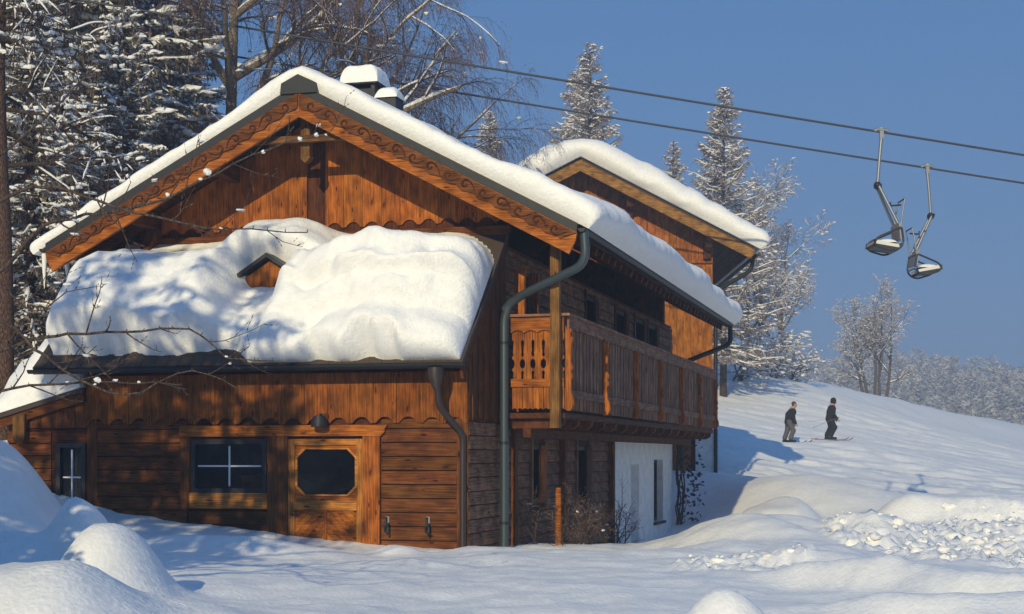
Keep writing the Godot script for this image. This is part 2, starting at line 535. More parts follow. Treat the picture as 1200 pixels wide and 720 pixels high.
func blob(x, d, cx, cd, rx, rd):
	var q = pow((x - cx) / rx, 2) + pow((d - cd) / rd, 2)
	return 1.0 - smoothstep(0.6, 1.0, q)

func rough(x, d):
	var r = blob(x, d, 8.6, 22.3, 3.9, 5.4)
	r = max(r, 0.9 * blob(x, d, 5.6, 22.4, 1.2, 3.4))
	r = max(r, 0.8 * blob(x, d, 2.75, 18.8, 0.95, 1.2))
	return r

# grid lines: steps of fine from a to b, of mid up to c, then growing out to far on both sides
func lines(a, b, fine, c, mid, far, grow):
	var out = []
	var p = a; var s = fine
	while p > -far:
		s *= grow; p -= s; out.append(p)
	out.reverse()
	p = a
	while p < b:
		out.append(p); p += fine
	s = fine
	while p < c:
		out.append(p); s = min(s * 1.15, mid); p += s
	while p < far:
		out.append(p); s *= grow; p += s
	return out

func make_ground():
	solve_terrain()
	lattice.resize(LX * LD)
	for j in LD:
		for i in LX: lattice[j * LX + i] = plate(i - 45.0, j - 15.0)
	var xs = lines(-8.6, 12.0, 0.09, 30.0, 0.34, 1500.0, 1.12)
	var ds = lines(8.0, 32.0, 0.09, 84.0, 0.30, 1500.0, 1.09)
	var nx = xs.size(); var nd = ds.size()
	var v := PackedVector3Array(); var ix := PackedInt32Array()
	v.resize(nx * nd)
	for j in nd:
		for i in nx:
			v[j * nx + i] = Vector3(xs[i], ground(xs[i], ds[j]), -ds[j])
	var n := PackedVector3Array(); n.resize(nx * nd)
	for j in nd:
		for i in nx:
			var a = v[j * nx + min(i + 1, nx - 1)] - v[j * nx + max(i - 1, 0)]
			var b = v[max(j - 1, 0) * nx + i] - v[min(j + 1, nd - 1) * nx + i]
			n[j * nx + i] = b.cross(a).normalized()
	for j in nd - 1:
		for i in nx - 1:
			var a = j * nx + i
			ix.append_array([a, a + nx, a + nx + 1, a, a + nx + 1, a + 1])
	var arr := []; arr.resize(Mesh.ARRAY_MAX)
	arr[Mesh.ARRAY_VERTEX] = v; arr[Mesh.ARRAY_NORMAL] = n; arr[Mesh.ARRAY_INDEX] = ix
	var am := ArrayMesh.new()
	am.add_surface_from_arrays(Mesh.PRIMITIVE_TRIANGLES, arr)
	am.surface_set_material(0, M.snow)
	var o = put("snow_ground", am, null)
	structure(o)
	tag(o, "deep snow over the yard and the ski slope", "ground")

func at_ground(x, d): return Vector3(x, ground(x, d), -d)

func make_chunks():
	var mb = MB.new()
	for i in 9000:
		var x = rnd(1.6, 12.5); var d = rnd(17, 28)
		var r = rough(x, d)
		if rng.randf() > r * 0.5: continue
		var s = pow(rng.randf(), 6.0) * 0.085 + 0.010
		lump(mb, at_ground(x, d) + Vector3(0, -s * 0.1, 0), s * rnd(0.8, 1.7), s * rnd(0.6, 0.9), s * rnd(0.8, 1.5), 0.36, 5, 7, rnd(0, 6))
	var o = put("snow_chunks", mb, M.snow)
	stuff(o); tag(o, "broken lumps of ploughed snow beside the yard", "snow")

# ---------------------------------------------------------------- building pieces
const SIDE := Transform3D(Basis(Vector3(0, 0, -1), Vector3(0, 1, 0), Vector3(1, 0, 0)), Vector3.ZERO)   # outline (away, up), depth along x

# rectangles left of a wall a0..a1, y0..y1 after taking out the openings [a0, a1, y0, y1]
func leftover(a0, a1, y0, y1, holes):
	var cuts = [a0, a1]
	for h in holes:
		for q in [h[0], h[1]]:
			if q > a0 + 0.01 and q < a1 - 0.01: cuts.append(q)
	cuts.sort()
	var out = []
	for i in cuts.size() - 1:
		var m = (cuts[i] + cuts[i + 1]) / 2
		if cuts[i + 1] - cuts[i] < 0.005: continue
		var y = y0
		var hs = []
		for h in holes:
			if m > h[0] and m < h[1] and h[3] > y0 and h[2] < y1: hs.append(h)
		hs.sort_custom(func(p, q): return p[2] < q[2])
		for h in hs:
			if h[2] > y + 0.01: out.append([cuts[i], cuts[i + 1], y, h[2]])
			y = max(y, h[3])
		if y < y1 - 0.01: out.append([cuts[i], cuts[i + 1], y, y1])
	return out

# horizontal lapped boards; side = false: on a wall facing +z at plane z, along x; side = true: on a wall facing +x at plane x, along -z
func siding(parent, c, a0, a1, y0, y1, h, plane, holes, side = false, called = "siding_board", k = 0.2):
	var y = y0
	while y < y1 - 0.02:
		var t = min(y + h, y1)
		var spans = [[a0, a1]]
		for q in holes:
			if q[3] <= y + 0.02 or q[2] >= t - 0.02: continue
			var nx = []
			for s in spans:
				if q[1] <= s[0] or q[0] >= s[1]:
					nx.append(s)
					continue
				if q[0] > s[0] + 0.03: nx.append([s[0], q[0]])
				if q[1] < s[1] - 0.03: nx.append([q[1], s[1]])
			spans = nx
		for s in spans:
			# long walls are boarded in lengths of about four metres
			var n = int(ceil((s[1] - s[0]) / 4.2))
			for i in n:
				var p = lerpf(s[0], s[1], float(i) / n) + 0.002; var q = lerpf(s[0], s[1], float(i + 1) / n) - 0.002
				var b = rnd(0.036, 0.046); var tp = 0.022
				wood(called, parent, c, func(mb):
					var f
					if side:
						f = [Vector3(plane, y, -p), Vector3(plane, y, -q), Vector3(plane, t - 0.012, -q), Vector3(plane, t - 0.012, -p), Vector3(plane + b, y + 0.006, -p), Vector3(plane + b, y + 0.006, -q), Vector3(plane + tp, t - 0.012, -q), Vector3(plane + tp, t - 0.012, -p)]
					else:
						f = [Vector3(p, y, plane), Vector3(q, y, plane), Vector3(q, t - 0.012, plane), Vector3(p, t - 0.012, plane), Vector3(p, y + 0.006, plane + b), Vector3(q, y + 0.006, plane + b), Vector3(q, t - 0.012, plane + tp), Vector3(p, t - 0.012, plane + tp)]
					hexa(mb, f, 2 if side else 0, uvo()), k)
		y = t

# the outline of an upright board with a scalloped foot: x0..x1, foot y0, top left / top right heights
func scallop(x0, x1, y0, ta, tb, d = 0.09):
	var w = x1 - x0
	var p := PackedVector2Array([Vector2(x0, ta), Vector2(x0, y0)])
	for s in [[0.10, 0.02], [0.22, 0.55], [0.36, 0.92], [0.5, 1.0], [0.64, 0.92], [0.78, 0.55], [0.90, 0.02]]:
		p.append(Vector2(x0 + w * s[0], y0 + d * s[1]))
	p.append(Vector2(x1, y0)); p.append(Vector2(x1, tb))
	return p

func window(parent, a0, a1, y0, y1, plane, side, fr, bars, cross = true, called = "window"):
	var w = Node3D.new(); w.name = numbered(parent, called); parent.add_child(w)
	w.position = Vector3(plane, 0, 0) if side else Vector3(0, 0, plane)
	if side: w.rotation.y = PI / 2      # local x runs away from the viewer along the wall, local z points out
	var f = MB.new(); f.col = Color(1, 1, 1)
	var t = 0.07
	for r in [[a0, a1, y0, y0 + t], [a0, a1, y1 - t, y1], [a0, a0 + t, y0 + t, y1 - t], [a1 - t, a1, y0 + t, y1 - t]]:
		box(f, r[0], r[1], r[2], r[3], -0.06, 0.03)
	put("frame", f, fr, w)
	var g = MB.new(); box(g, a0 + t, a1 - t, y0 + t, y1 - t, -0.034, -0.028)
	put("pane", g, M.glass, w)
	if cross:
		var m = MB.new()
		var cx = (a0 + a1) / 2; var cy = (y0 + y1) / 2
		box(m, cx - 0.012, cx + 0.012, y0 + t + 0.03, y1 - t - 0.03, -0.026, -0.008)
		box(m, a0 + t + 0.03, cx - 0.012, cy - 0.012, cy + 0.012, -0.026, -0.008)
		box(m, cx + 0.012, a1 - t - 0.03, cy - 0.012, cy + 0.012, -0.026, -0.008)
		put("muntin", m, bars, w)
	return w

func pillow(mb, at, hx, hz, h, n = 4.0, step = 18, sag = 0.0):
	var g = []
	var fz = rng.randf() * 50
	for i in step + 1:
		for j in step + 1:
			var a = float(i) / step * 2 - 1; var b = float(j) / step * 2 - 1
			a = sin(a * PI / 2); b = sin(b * PI / 2)
			var e = pow(max(0.0, 1 - pow(abs(a), n)), 1.0 / 2.2) * pow(max(0.0, 1 - pow(abs(b), n)), 1.0 / 2.2)
			var k = 1.0 + 0.10 * nz.get_noise_2d(i * 9.0 + fz, j * 9.0)
			g.append(at + Vector3(a * hx, e * h * k - (1 - e) * sag, b * hz))
	sheet(mb, g, step + 1, step + 1, true)

# snow over a gable roof: crest at (cu, cy), falling by slope on both sides out to lo..hi, from z0 (front) back to z1
func gable_snow(cu, cy, slope, lo, hi, z0, z1, thick: Callable, ra, rb, bulge, step, soft, droop = 0.0):
	var mb = MB.new()
	var sa = edge_samples(z0 - z1, ra, step)
	var sb = edge_samples(hi - lo, rb, step)
	var g = []; var base = []
	for i in sa:
		for j in sb:
			var u = lo + j[0]
			var s = sqrt((u - cu) * (u - cu) + soft * soft)
			var nn = Vector3(slope * (u - cu) / s, 1, 0).normalized()
			var h = thick.call(i[0], u)
			var y = cy - slope * abs(u - cu)
			var out = Vector3(j[2] * bulge * i[1] * h, 0, -i[2] * bulge * j[1] * h)
			out.y = -abs(out.x) * slope * 0.6 - droop * abs(i[2]) * j[1] * (0.75 + 0.9 * nz.get_noise_2d(u * 34.0, 5.0))
			g.append(Vector3(u, y, z0 - i[0]) + out + nn * (h * i[1] * j[1]) + Vector3(0, 0.002, 0))
			base.append(Vector3(u, y + 0.002, z0 - i[0]))
	sheet(mb, g, sa.size(), sb.size(), false)
	sheet(mb, base, sa.size(), sb.size(), true)
	return mb

func scroll(mb, at: Vector3, dir: Vector3, up: Vector3, s, flip):
	# one carved S curl standing proud of the bargeboard
	var pts = []; var rad = []
	for i in 20:
		var q = i / 19.0
		var x; var y
		if q < 0.6:
			var a = lerpf(-0.6, 4.4, q / 0.6); var r = lerpf(0.16, 0.46, q / 0.6)
			x = -0.35 + r * cos(a); y = r * sin(a) * flip
		else:
			var k = (q - 0.6) / 0.4
			var x0 = -0.35 + 0.46 * cos(4.4); var y0 = 0.46 * sin(4.4)
			x = lerpf(x0, 1.05, k); y = (lerpf(y0, 0.34, k) - 0.30 * sin(k * PI)) * flip
		pts.append(at + dir * x * s + up * y * s); rad.append((0.05 + 0.07 * sin(q * PI)) * s)
	tube(mb, pts, rad, 5)

func make_chalet():
	var H = thing("mountain_chalet", "brown timber chalet with carved gable, long balcony and low front annexe", "house", CORNER, -TH)
	var uc = -2.93; var yr = 7.22; var sl = 0.528; var hw = 4.32
	var line = func(u): return yr - sl * abs(u - uc)
	# ---- annexe front wall with its openings
	var win = [-4.26, -3.05, 1.16, 1.95]; var door = [-2.70, -1.54, -0.4, 1.95]; var swin = [-6.50, -6.02, 0.80, 1.90]
	var fw = Node3D.new(); fw.name = "front_wall"; H.add_child(fw)
	var mb = MB.new(); mb.col = DARK
	for r in leftover(-5.95, -0.02, -0.8, 2.93, [win, door]): box(mb, r[0], r[1], r[2], r[3], -0.16, 0.0)
	put("wall_core", mb, M.wood, fw)
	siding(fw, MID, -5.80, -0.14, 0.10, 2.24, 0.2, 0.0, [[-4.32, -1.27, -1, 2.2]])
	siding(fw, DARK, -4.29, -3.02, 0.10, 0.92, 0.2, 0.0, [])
	# the fringe of upright boards under the gutter
	var n = 17
	for i in n:
		var a = lerpf(-5.97, 0.03, float(i) / n); var b = lerpf(-5.97, 0.03, float(i + 1) / n)
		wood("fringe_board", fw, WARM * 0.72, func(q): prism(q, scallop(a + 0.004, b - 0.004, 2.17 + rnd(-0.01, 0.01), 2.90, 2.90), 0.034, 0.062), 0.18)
	bar("corner_post", fw, MID, -5.97, -5.80, -0.4, 2.3, -0.02, 0.032, 1)
	bar("corner_post", fw, MID, -0.14, 0.028, -0.4, 2.3, -0.02, 0.032, 1)
	# door and window surround
	wood("lintel", fw, WARM, func(q): prism(q, PackedVector2Array([Vector2(-4.42, 1.99), Vector2(-1.26, 1.99), Vector2(-1.20, 2.05), Vector2(-1.20, 2.09), Vector2(-1.16, 2.15), Vector2(-4.42, 2.15)]), 0.0, 0.09, Transform3D.IDENTITY, 0))
	bar("door_post", fw, MID, -3.02, -2.70, -0.4, 1.99, -0.03, 0.075, 1)
	bar("door_post", fw, WARM, -1.54, -1.28, -0.4, 1.99, -0.03, 0.075, 1)
	bar("sill_panel", fw, LIGHT, -4.30, -3.03, 0.93, 1.16, 0.0, 0.05)
	bar("window_post", fw, MID, -4.42, -4.27, 0.93, 1.99, 0.0, 0.05, 1)
	window(H, -4.26, -3.05, 1.16, 1.95, 0.0, false, M.dark_frame, M.white)
	bar("wooden_box", H, LIGHT, -3.62, -3.25, 1.20, 1.42, -0.6, -0.35)
	# door
	var D = Node3D.new(); D.name = "door"; H.add_child(D)
	var oct = PackedVector2Array([Vector2(-2.43, 1.80), Vector2(-1.79, 1.80), Vector2(-1.665, 1.68), Vector2(-1.665, 1.27), Vector2(-1.79, 1.15), Vector2(-2.43, 1.15), Vector2(-2.555, 1.27), Vector2(-2.555, 1.68)])
	var ring = func(k, z0, z1, c, called):
		var oc = Vector2(-2.11, 1.475)
		for i in 8:
			var a = oct[i]; var b = oct[(i + 1) % 8]
			wood(called, D, c, func(q): prism(q, PackedVector2Array([a, b, b + (b - oc).normalized() * k, a + (a - oc).normalized() * k]), z0, z1, Transform3D.IDENTITY, 0))
	ring.call(0.035, 0.0, 0.05, LIGHT * 1.1, "glazing_bead")
	wood("upper_panel", D, WARM, func(q):
		# the board round the glass, in four pieces
		prism(q, PackedVector2Array([Vector2(-2.66, 0.92), Vector2(-1.58, 0.92), Vector2(-1.58, 1.20), oct[3], oct[4], oct[5], oct[6], Vector2(-2.66, 1.20)]), -0.02, 0.025, Transform3D.IDENTITY, 0)
		prism(q, PackedVector2Array([Vector2(-2.66, 1.93), Vector2(-1.58, 1.93), Vector2(-1.58, 1.75), oct[2], oct[1], oct[0], oct[7], Vector2(-2.66, 1.75)]), -0.02, 0.025, Transform3D.IDENTITY, 0)
		prism(q, PackedVector2Array([Vector2(-2.66, 1.20), oct[6], oct[7], Vector2(-2.66, 1.75)]), -0.02, 0.025, Transform3D.IDENTITY, 1)
		prism(q, PackedVector2Array([Vector2(-1.58, 1.20), oct[3], oct[2], Vector2(-1.58, 1.75)]), -0.02, 0.025, Transform3D.IDENTITY, 1))
	var gl = MB.new(); prism(gl, oct, 0.004, 0.010); put("pane", gl, M.glass, D)
	for s in [[-2.70, -2.60], [-1.64, -1.54]]: bar("stile", D, LIGHT, s[0], s[1], -0.3, 1.95, 0.0, 0.045, 1)
	bar("rail", D, LIGHT, -2.60, -1.64, 0.92, 1.06, 0.027, 0.05)
	bar("rail", D, LIGHT, -2.60, -1.64, 1.86, 1.95, 0.027, 0.05)
	bar("mid_stile", D, WARM, -2.14, -2.10, -0.3, 0.92, 0.0, 0.042, 1)
	var bk = MB.new(); bk.col = DARK; box(bk, -2.66, -1.58, -0.4, 0.92, -0.04, -0.005); put("door_back", bk, M.wood, D)
	for half in 2:
		var x0 = -2.60 if half == 0 else -2.10; var x1 = -2.14 if half == 0 else -1.64
		var field_box = PackedVector2Array([Vector2(x0, -0.3), Vector2(x1, -0.3), Vector2(x1, 0.92), Vector2(x0, 0.92)])
		for i in 20:
			var y = -0.75 + i * 0.11
			var r = 0.46 if half == 0 else -0.46
			var strip = PackedVector2Array([Vector2(x0, y - min(r, 0)), Vector2(x1, y + max(r, 0)), Vector2(x1, y + max(r, 0) + 0.104), Vector2(x0, y - min(r, 0) + 0.104)])
			for pc in Geometry2D.intersect_polygons(strip, field_box):
				if pc.size() > 2: wood("slanted_board", D, WARM, func(q): prism(q, pc, 0.0, 0.022, Transform3D.IDENTITY, 0), 0.25)
	var hd = MB.new(); tube(hd, bend([Vector3(-2.65, 0.86, 0.04), Vector3(-2.65, 0.86, 0.10), Vector3(-2.53, 0.86, 0.10)], 0.03), 0.012, 6); put("handle", hd, M.black, D)
	# ---- lean-to on the left
	var L = Node3D.new(); L.name = "lean_to"; H.add_child(L)
	var lm = MB.new(); lm.col = DARK
	for r in leftover(-7.35, -5.98, -0.8, 2.16, [swin]): box(lm, r[0], r[1], r[2], r[3], -0.14, -0.03)
	prism(lm, PackedVector2Array([Vector2(-7.35, 2.16), Vector2(-5.98, 2.16), Vector2(-5.98, 2.52)]), -0.14, -0.03)
	prism(lm, PackedVector2Array([Vector2(0.03, -0.8), Vector2(4.0, -0.8), Vector2(4.0, 2.16), Vector2(0.03, 2.16)]), -7.35, -7.22, SIDE)
	put("wall_core", lm, M.wood, L)
	siding(L, MID, -7.35, -5.985, 0.0, 2.12, 0.19, -0.03, [[-6.60, -5.98, 0.7, 1.98]])
	for i in 7:
		var a = -7.35 + i * 0.195
		wood("gable_board", L, MID, func(q): prism(q, PackedVector2Array([Vector2(a, 2.13), Vector2(a + 0.19, 2.13), Vector2(a + 0.19, 2.14 + (a + 0.19 + 7.35) * 0.28), Vector2(a, 2.14 + (a + 7.35) * 0.28)]), -0.028, 0.01), 0.2)
	wood("verge_board", L, MID, func(q): prism(q, PackedVector2Array([Vector2(-7.55, 2.10), Vector2(-5.99, 2.52), Vector2(-5.99, 2.66), Vector2(-7.55, 2.24)]), 0.03, 0.10, Transform3D.IDENTITY, 0))
	wood("corbel", L, POST, func(q): prism(q, PackedVector2Array([Vector2(-7.16, 2.30), Vector2(-7.16, 1.98), Vector2(-7.13, 1.91), Vector2(-7.06, 1.88), Vector2(-6.99, 1.91), Vector2(-6.96, 1.98), Vector2(-6.96, 2.34)]), 0.10, 0.16))
	mb = MB.new(); prism(mb, PackedVector2Array([Vector2(-7.6, 2.23), Vector2(-5.99, 2.665), Vector2(-5.99, 2.73), Vector2(-7.6, 2.295)]), -4.0, 0.14)
	put("lean_to_roof", mb, M.shingle, L)
	window(H, -6.52, -6.02, 0.86, 1.90, -0.03, false, M.dark_frame, M.white)
	mb = MB.new()
	for i in 9:
		var x = -6.40 + i * 0.03
		box(mb, x, x + 0.024, 0.95, 1.82, -0.30 - 0.02 * (i % 2), -0.28 - 0.02 * (i % 2))
	put("curtain", mb, M.curtain, H)
	# ---- side wall: annexe end, timber part, plaster part
	var S = Node3D.new(); S.name = "side_wall"; H.add_child(S)
	var ups = [[2.75, 3.45, 2.45, 4.62], [7.7, 8.75, 3.2, 4.74], [10.55, 11.85, 3.2, 4.74], [12.7, 14.05, 3.2, 4.74], [14.35, 15.7, 3.2, 4.74]]
	var lows = [[3.55, 4.5, 0.92, 1.88], [6.9, 8.1, 0.72, 1.88], [12.3, 13.3, -0.6, 1.52], [15.2, 16.5, 0.15, 1.62]]
	mb = MB.new(); mb.col = DARK
	for r in leftover(2.0, 17.9, 2.30, 4.95, ups): box(mb, -0.16, -0.002, r[2], r[3], -r[1], -r[0])
	for r in leftover(0.16, 10.0, -0.8, 2.30, lows): box(mb, -0.16, -0.002, r[2], r[3], -r[1], -r[0])
	prism(mb, PackedVector2Array([Vector2(0.16, 2.30), Vector2(2.0, 2.30), Vector2(2.0, 4.95), Vector2(0.16, 3.35)]), -0.16, -0.002, SIDE)
	put("wall_core", mb, M.wood, S)
	mb = MB.new()
	for r in leftover(10.0, 17.9, -1.2, 2.30, lows): box(mb, -0.30, 0.03, r[2], r[3], -r[1], -r[0])
	put("plaster_wall", mb, M.plaster, S)
	siding(S, GREY, 0.0, 2.0, 0.0, 2.2, 0.2, 0.0, [], true)
	siding(S, GREY, 2.0, 9.85, 0.0, 2.25, 0.2, 0.0, lows, true)
	siding(S, GREY * 1.15, 2.0, 17.9, 2.4, 4.9, 0.2, 0.0, ups, true)
	n = 13
	for i in n:
		var a = 0.0 + i * 0.152; var b = a + 0.148
		var ya = 3.30 + a * 0.886; var yb = 3.30 + b * 0.886
		wood("gable_board", S, MID * 0.8, func(q): prism(q, scallop(a, b, 2.20, ya, yb, 0.06), 0.002, 0.035 + 0.012 * (i % 2), SIDE), 0.2)
	# posts on the side wall
	for p in [[2.30, 0.10], [5.55, 0.14], [9.86, 0.14]]:
		bar("wall_post", S, MID, 0.0, p[1], -0.6, 2.25, -p[0] - 0.16, -p[0] + 0.02, 1)
	for p in [2.62, 3.52]: bar("door_jamb", S, WARM, 0.0, 0.16, 2.4, 4.68, -p - 0.12, -p, 1)
	for h in lows.slice(0, 2):
		window(H, h[0], h[1], h[2], h[3], 0.0, true, M.dark_frame, M.white, false)
		bar("shutter", S, WARM if h[0] < 4 else DARK, 0.03, 0.07, h[2], h[3], -h[1] + 0.03, -h[1] + 0.42, 1)
		bar("casing", S, GREY, 0.03, 0.075, h[2] - 0.12, h[3] + 0.16, -h[0], -h[0] + 0.1, 1)
	for h in ups.slice(1):
		window(H, h[0], h[1], h[2], h[3], 0.0, true, M.dark_frame, M.white, false)
		bar("casing", S, DARK, 0.032, 0.06, h[2] - 0.1, h[3] + 0.1, -h[0], -h[0] + 0.1, 1)
		bar("shutter", S, DARK, 0.034, 0.07, h[2], h[3], -h[1] - 0.02, -h[1] + 0.3, 1)
	# plaster reveals: a plain white door and a tall window
	mb = MB.new(); box(mb, -0.20, -0.16, -0.6, 1.52, -13.3, -12.3); put("side_door", mb, M.white, S)
	mb = MB.new(); tube(mb, [Vector3(-0.15, 0.35, -12.45), Vector3(-0.10, 0.35, -12.45), Vector3(-0.10, 0.35, -12.6)], 0.015, 6); put("door_handle", mb, M.black, S)
	window(H, 15.2, 16.5, 0.15, 1.62, -0.15, true, M.dark_frame, M.white, false)
	mb = MB.new(); box(mb, -0.12, 0.10, 0.09, 0.149, -16.56, -15.14); put("window_sill", mb, M.metal, S)
	# ---- back, left wall and floor, so that the rooms are closed
	mb = MB.new(); mb.col = MID
	prism(mb, PackedVector2Array([Vector2(-5.86, -0.8), Vector2(-0.16, -0.8), Vector2(-0.16, line.call(-0.16) - 0.05), Vector2(uc, yr - 0.05), Vector2(-5.86, line.call(-5.86) - 0.05)]), -17.9, -17.7)
	prism(mb, PackedVector2Array([Vector2(0.16, -0.8), Vector2(17.7, -0.8), Vector2(17.7, 5.6), Vector2(2.0, 5.6), Vector2(0.16, 3.2)]), -5.95, -5.79, SIDE)
	put("rear_wall", mb, M.wood, H)
	mb = MB.new(); box(mb, -5.79, -0.16, -0.05, 0.02, -17.7, -0.16); box(mb, -5.79, -0.30, 2.32, 2.40, -17.7, -0.9)
	put("floor", mb, M.interior, H)
	# ---- annexe roof
	mb = MB.new()
	prism(mb, PackedVector2Array([Vector2(-0.45, 2.92), Vector2(1.98, 5.07), Vector2(1.98, 5.17), Vector2(-0.45, 3.02)]), -6.63, 0.08, SIDE)
	var ar = put("annexe_roof", mb, M.shingle, H)
	for r in 3:
		for i in 34:
			var a = -6.63 + i * 0.1973
			var v0 = -0.47 + r * 0.19
			var q = MB.new()
			var y0 = 3.02 + (v0 + 0.45) * 0.885
			var lift = rnd(0.012, 0.02)
			prism(q, PackedVector2Array([Vector2(v0, y0 + 0.002), Vector2(v0, y0 + lift), Vector2(v0 + 0.22, y0 + 0.195 + 0.006), Vector2(v0 + 0.22, y0 + 0.195 + 0.001)]), a + 0.003, a + 0.194, SIDE)
			put("roof_tile", q, M.shingle, ar)
	wood("verge_board", H, DARK, func(q): prism(q, PackedVector2Array([Vector2(-0.40, 2.78), Vector2(1.98, 4.88), Vector2(1.98, 5.07), Vector2(-0.45, 2.92)]), 0.03, 0.075, SIDE, 0))
	# ---- main gable wall of upright scalloped boards
	var G = Node3D.new(); G.name = "gable_wall"; H.add_child(G)
	mb = MB.new(); mb.col = DARK
	prism(mb, PackedVector2Array([Vector2(-5.79, 2.3), Vector2(-0.16, 2.3), Vector2(-0.16, line.call(-0.16) - 0.05), Vector2(uc, yr - 0.05), Vector2(-5.79, line.call(-5.79) - 0.05)]), -2.16, -2.02)
	put("wall_core", mb, M.wood, G)
	n = 20
	for i in n:
		var a = lerpf(-6.05, 0.19, float(i) / n); var b = lerpf(-6.05, 0.19, float(i + 1) / n)
		var ta = line.call(a) - 0.06; var tb = line.call(b) - 0.06
		if min(ta, tb) < 5.45: continue
		var pl = scallop(a + 0.003, b - 0.003, 5.31 + rnd(-0.006, 0.006), ta, tb, 0.08)
		if a < uc and b > uc: pl.append(Vector2(uc, yr - 0.06))
		wood("gable_board", G, WARM, func(q): prism(q, pl, -2.018, -1.985), 0.18)
	bar("tie_beam", G, MID, -5.95, 0.10, 5.10, 5.235, -2.02, -1.90)
	n = 38
	for i in n:
		var a = lerpf(-5.79, 0.0, float(i) / n); var b = lerpf(-5.79, 0.0, float(i + 1) / n)
		bar("lower_board", G, MID, a + 0.003, b - 0.003, 4.6, 5.10, -2.018, -1.99, 1, 0.2)
	# ---- main roof
	var R = Node3D.new(); R.name = "main_roof"; H.add_child(R)
	mb = MB.new()
	prism(mb, PackedVector2Array([Vector2(uc, yr), Vector2(uc + hw, yr - sl * hw), Vector2(uc + hw, yr - sl * hw + 0.14), Vector2(uc, yr + 0.14)]), -18.2, -0.90)
	prism(mb, PackedVector2Array([Vector2(uc, yr), Vector2(uc, yr + 0.14), Vector2(uc - hw, yr - sl * hw + 0.14), Vector2(uc - hw, yr - sl * hw)]), -18.2, -0.90)
	put("roof_deck", mb, M.metal, R)
	mb = MB.new()
	prism(mb, PackedVector2Array([Vector2(uc - 0.29, yr - 0.02), Vector2(uc + 0.29, yr - 0.02), Vector2(uc + 0.27, yr + 0.14), Vector2(uc, yr + 0.27), Vector2(uc - 0.27, yr + 0.14)]), -1.15, -0.86)
	put("ridge_cap", mb, M.metal, R)
	for sgn in [-1.0, 1.0]:
		# soffit boards
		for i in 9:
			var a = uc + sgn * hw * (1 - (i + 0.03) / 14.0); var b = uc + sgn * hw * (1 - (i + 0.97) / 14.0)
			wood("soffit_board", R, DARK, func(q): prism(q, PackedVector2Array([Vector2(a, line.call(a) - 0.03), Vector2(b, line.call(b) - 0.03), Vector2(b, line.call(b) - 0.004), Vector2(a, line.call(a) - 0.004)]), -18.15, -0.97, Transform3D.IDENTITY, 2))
		var e = uc + sgn * hw
		wood("bargeboard", R, WARM, func(q): prism(q, PackedVector2Array([Vector2(uc, yr - 0.002), Vector2(e, line.call(e) - 0.002), Vector2(e - sgn * 0.02, line.call(e) - 0.12), Vector2(e - sgn * 0.12, line.call(e) - 0.31), Vector2(e - sgn * 0.20, line.call(e - sgn * 0.2) - 0.37), Vector2(uc, yr - 0.37)]), -0.96, -0.90, Transform3D.IDENTITY, 0), 0.05)
		# the carved upper moulding with a wavy lower edge
		var pl := PackedVector2Array([Vector2(uc + sgn * 0.01, yr - 0.012)])
		pl.append(Vector2(e - sgn * 0.01, line.call(e) - 0.008))
		var m = 96
		for i in m + 1:
			var u = e - sgn * (0.25 + (hw - 0.26) * i / m)
			pl.append(Vector2(u, line.call(u) - 0.215 + 0.020 * sin(i * TAU / 6.0) + 0.008 * sin(i * TAU / 3.0)))
		wood("carved_moulding", R, MID * 1.1, func(q): prism(q, pl, -0.898, -0.872, Transform3D.IDENTITY, 0), 0.05)
		var dir = Vector3(sgn, -sl, 0).normalized(); var up = Vector3(sl * sgn, 1, 0).normalized()
		for i in 15:
			var u = uc + sgn * (0.26 + i * 0.27)
			wood("carved_scroll", R, DARK * 0.9, func(q): scroll(q, Vector3(u, line.call(u) - 0.115, -0.870), dir, up, 0.135, 1.0 if i % 2 == 0 else -1.0), 0.1)
		# purlins carrying the overhang
		for k in [0.36, 0.68]:
			var u = uc + sgn * hw * k
			wood("purlin", R, DARK * 1.3, func(q): prism(q, PackedVector2Array([Vector2(0.98, line.call(u) - 0.05), Vector2(0.98, line.call(u) - 0.17), Vector2(1.16, line.call(u) - 0.27), Vector2(2.0, line.call(u) - 0.30), Vector2(2.0, line.call(u) - 0.05)]), u - 0.09, u + 0.09, SIDE, 0))
		# rafter tails under the eaves
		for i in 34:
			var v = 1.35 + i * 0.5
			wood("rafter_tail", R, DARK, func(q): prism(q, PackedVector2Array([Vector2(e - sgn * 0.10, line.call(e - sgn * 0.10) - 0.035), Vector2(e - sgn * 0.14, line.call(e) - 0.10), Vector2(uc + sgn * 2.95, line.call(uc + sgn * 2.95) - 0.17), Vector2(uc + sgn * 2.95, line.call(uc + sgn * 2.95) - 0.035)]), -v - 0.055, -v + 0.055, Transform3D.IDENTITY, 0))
	# the truss in the gable peak
	bar("king_post", R, POST, uc - 0.085, uc + 0.065, 6.30, 6.90, -1.32, -1.18, 1)
	bar("collar_beam", R, POST, uc - 0.80, uc + 0.80, 6.50, 6.60, -1.16, -1.06)
	wood("king_post_drop", R, POST, func(q): prism(q, PackedVector2Array([Vector2(uc - 0.10, 6.30), Vector2(uc - 0.06, 6.24), Vector2(uc - 0.01, 6.20), Vector2(uc + 0.04, 6.24), Vector2(uc + 0.08, 6.30)]), -1.33, -1.17))
	# ---- gutters and pipes
	mb = MB.new()
	gutter(mb, Vector3(-6.66, 2.985, 0.515), Vector3(0.12, 2.985, 0.515), 0.06)
	put("gutter", mb, M.metal, H)
	mb = MB.new(); gutter(mb, Vector3(1.455, 5.00, -0.92), Vector3(1.455, 5.00, -18.25), 0.06); gutter(mb, Vector3(-7.315, 5.00, -0.92), Vector3(-7.315, 5.00, -18.25), 0.06)
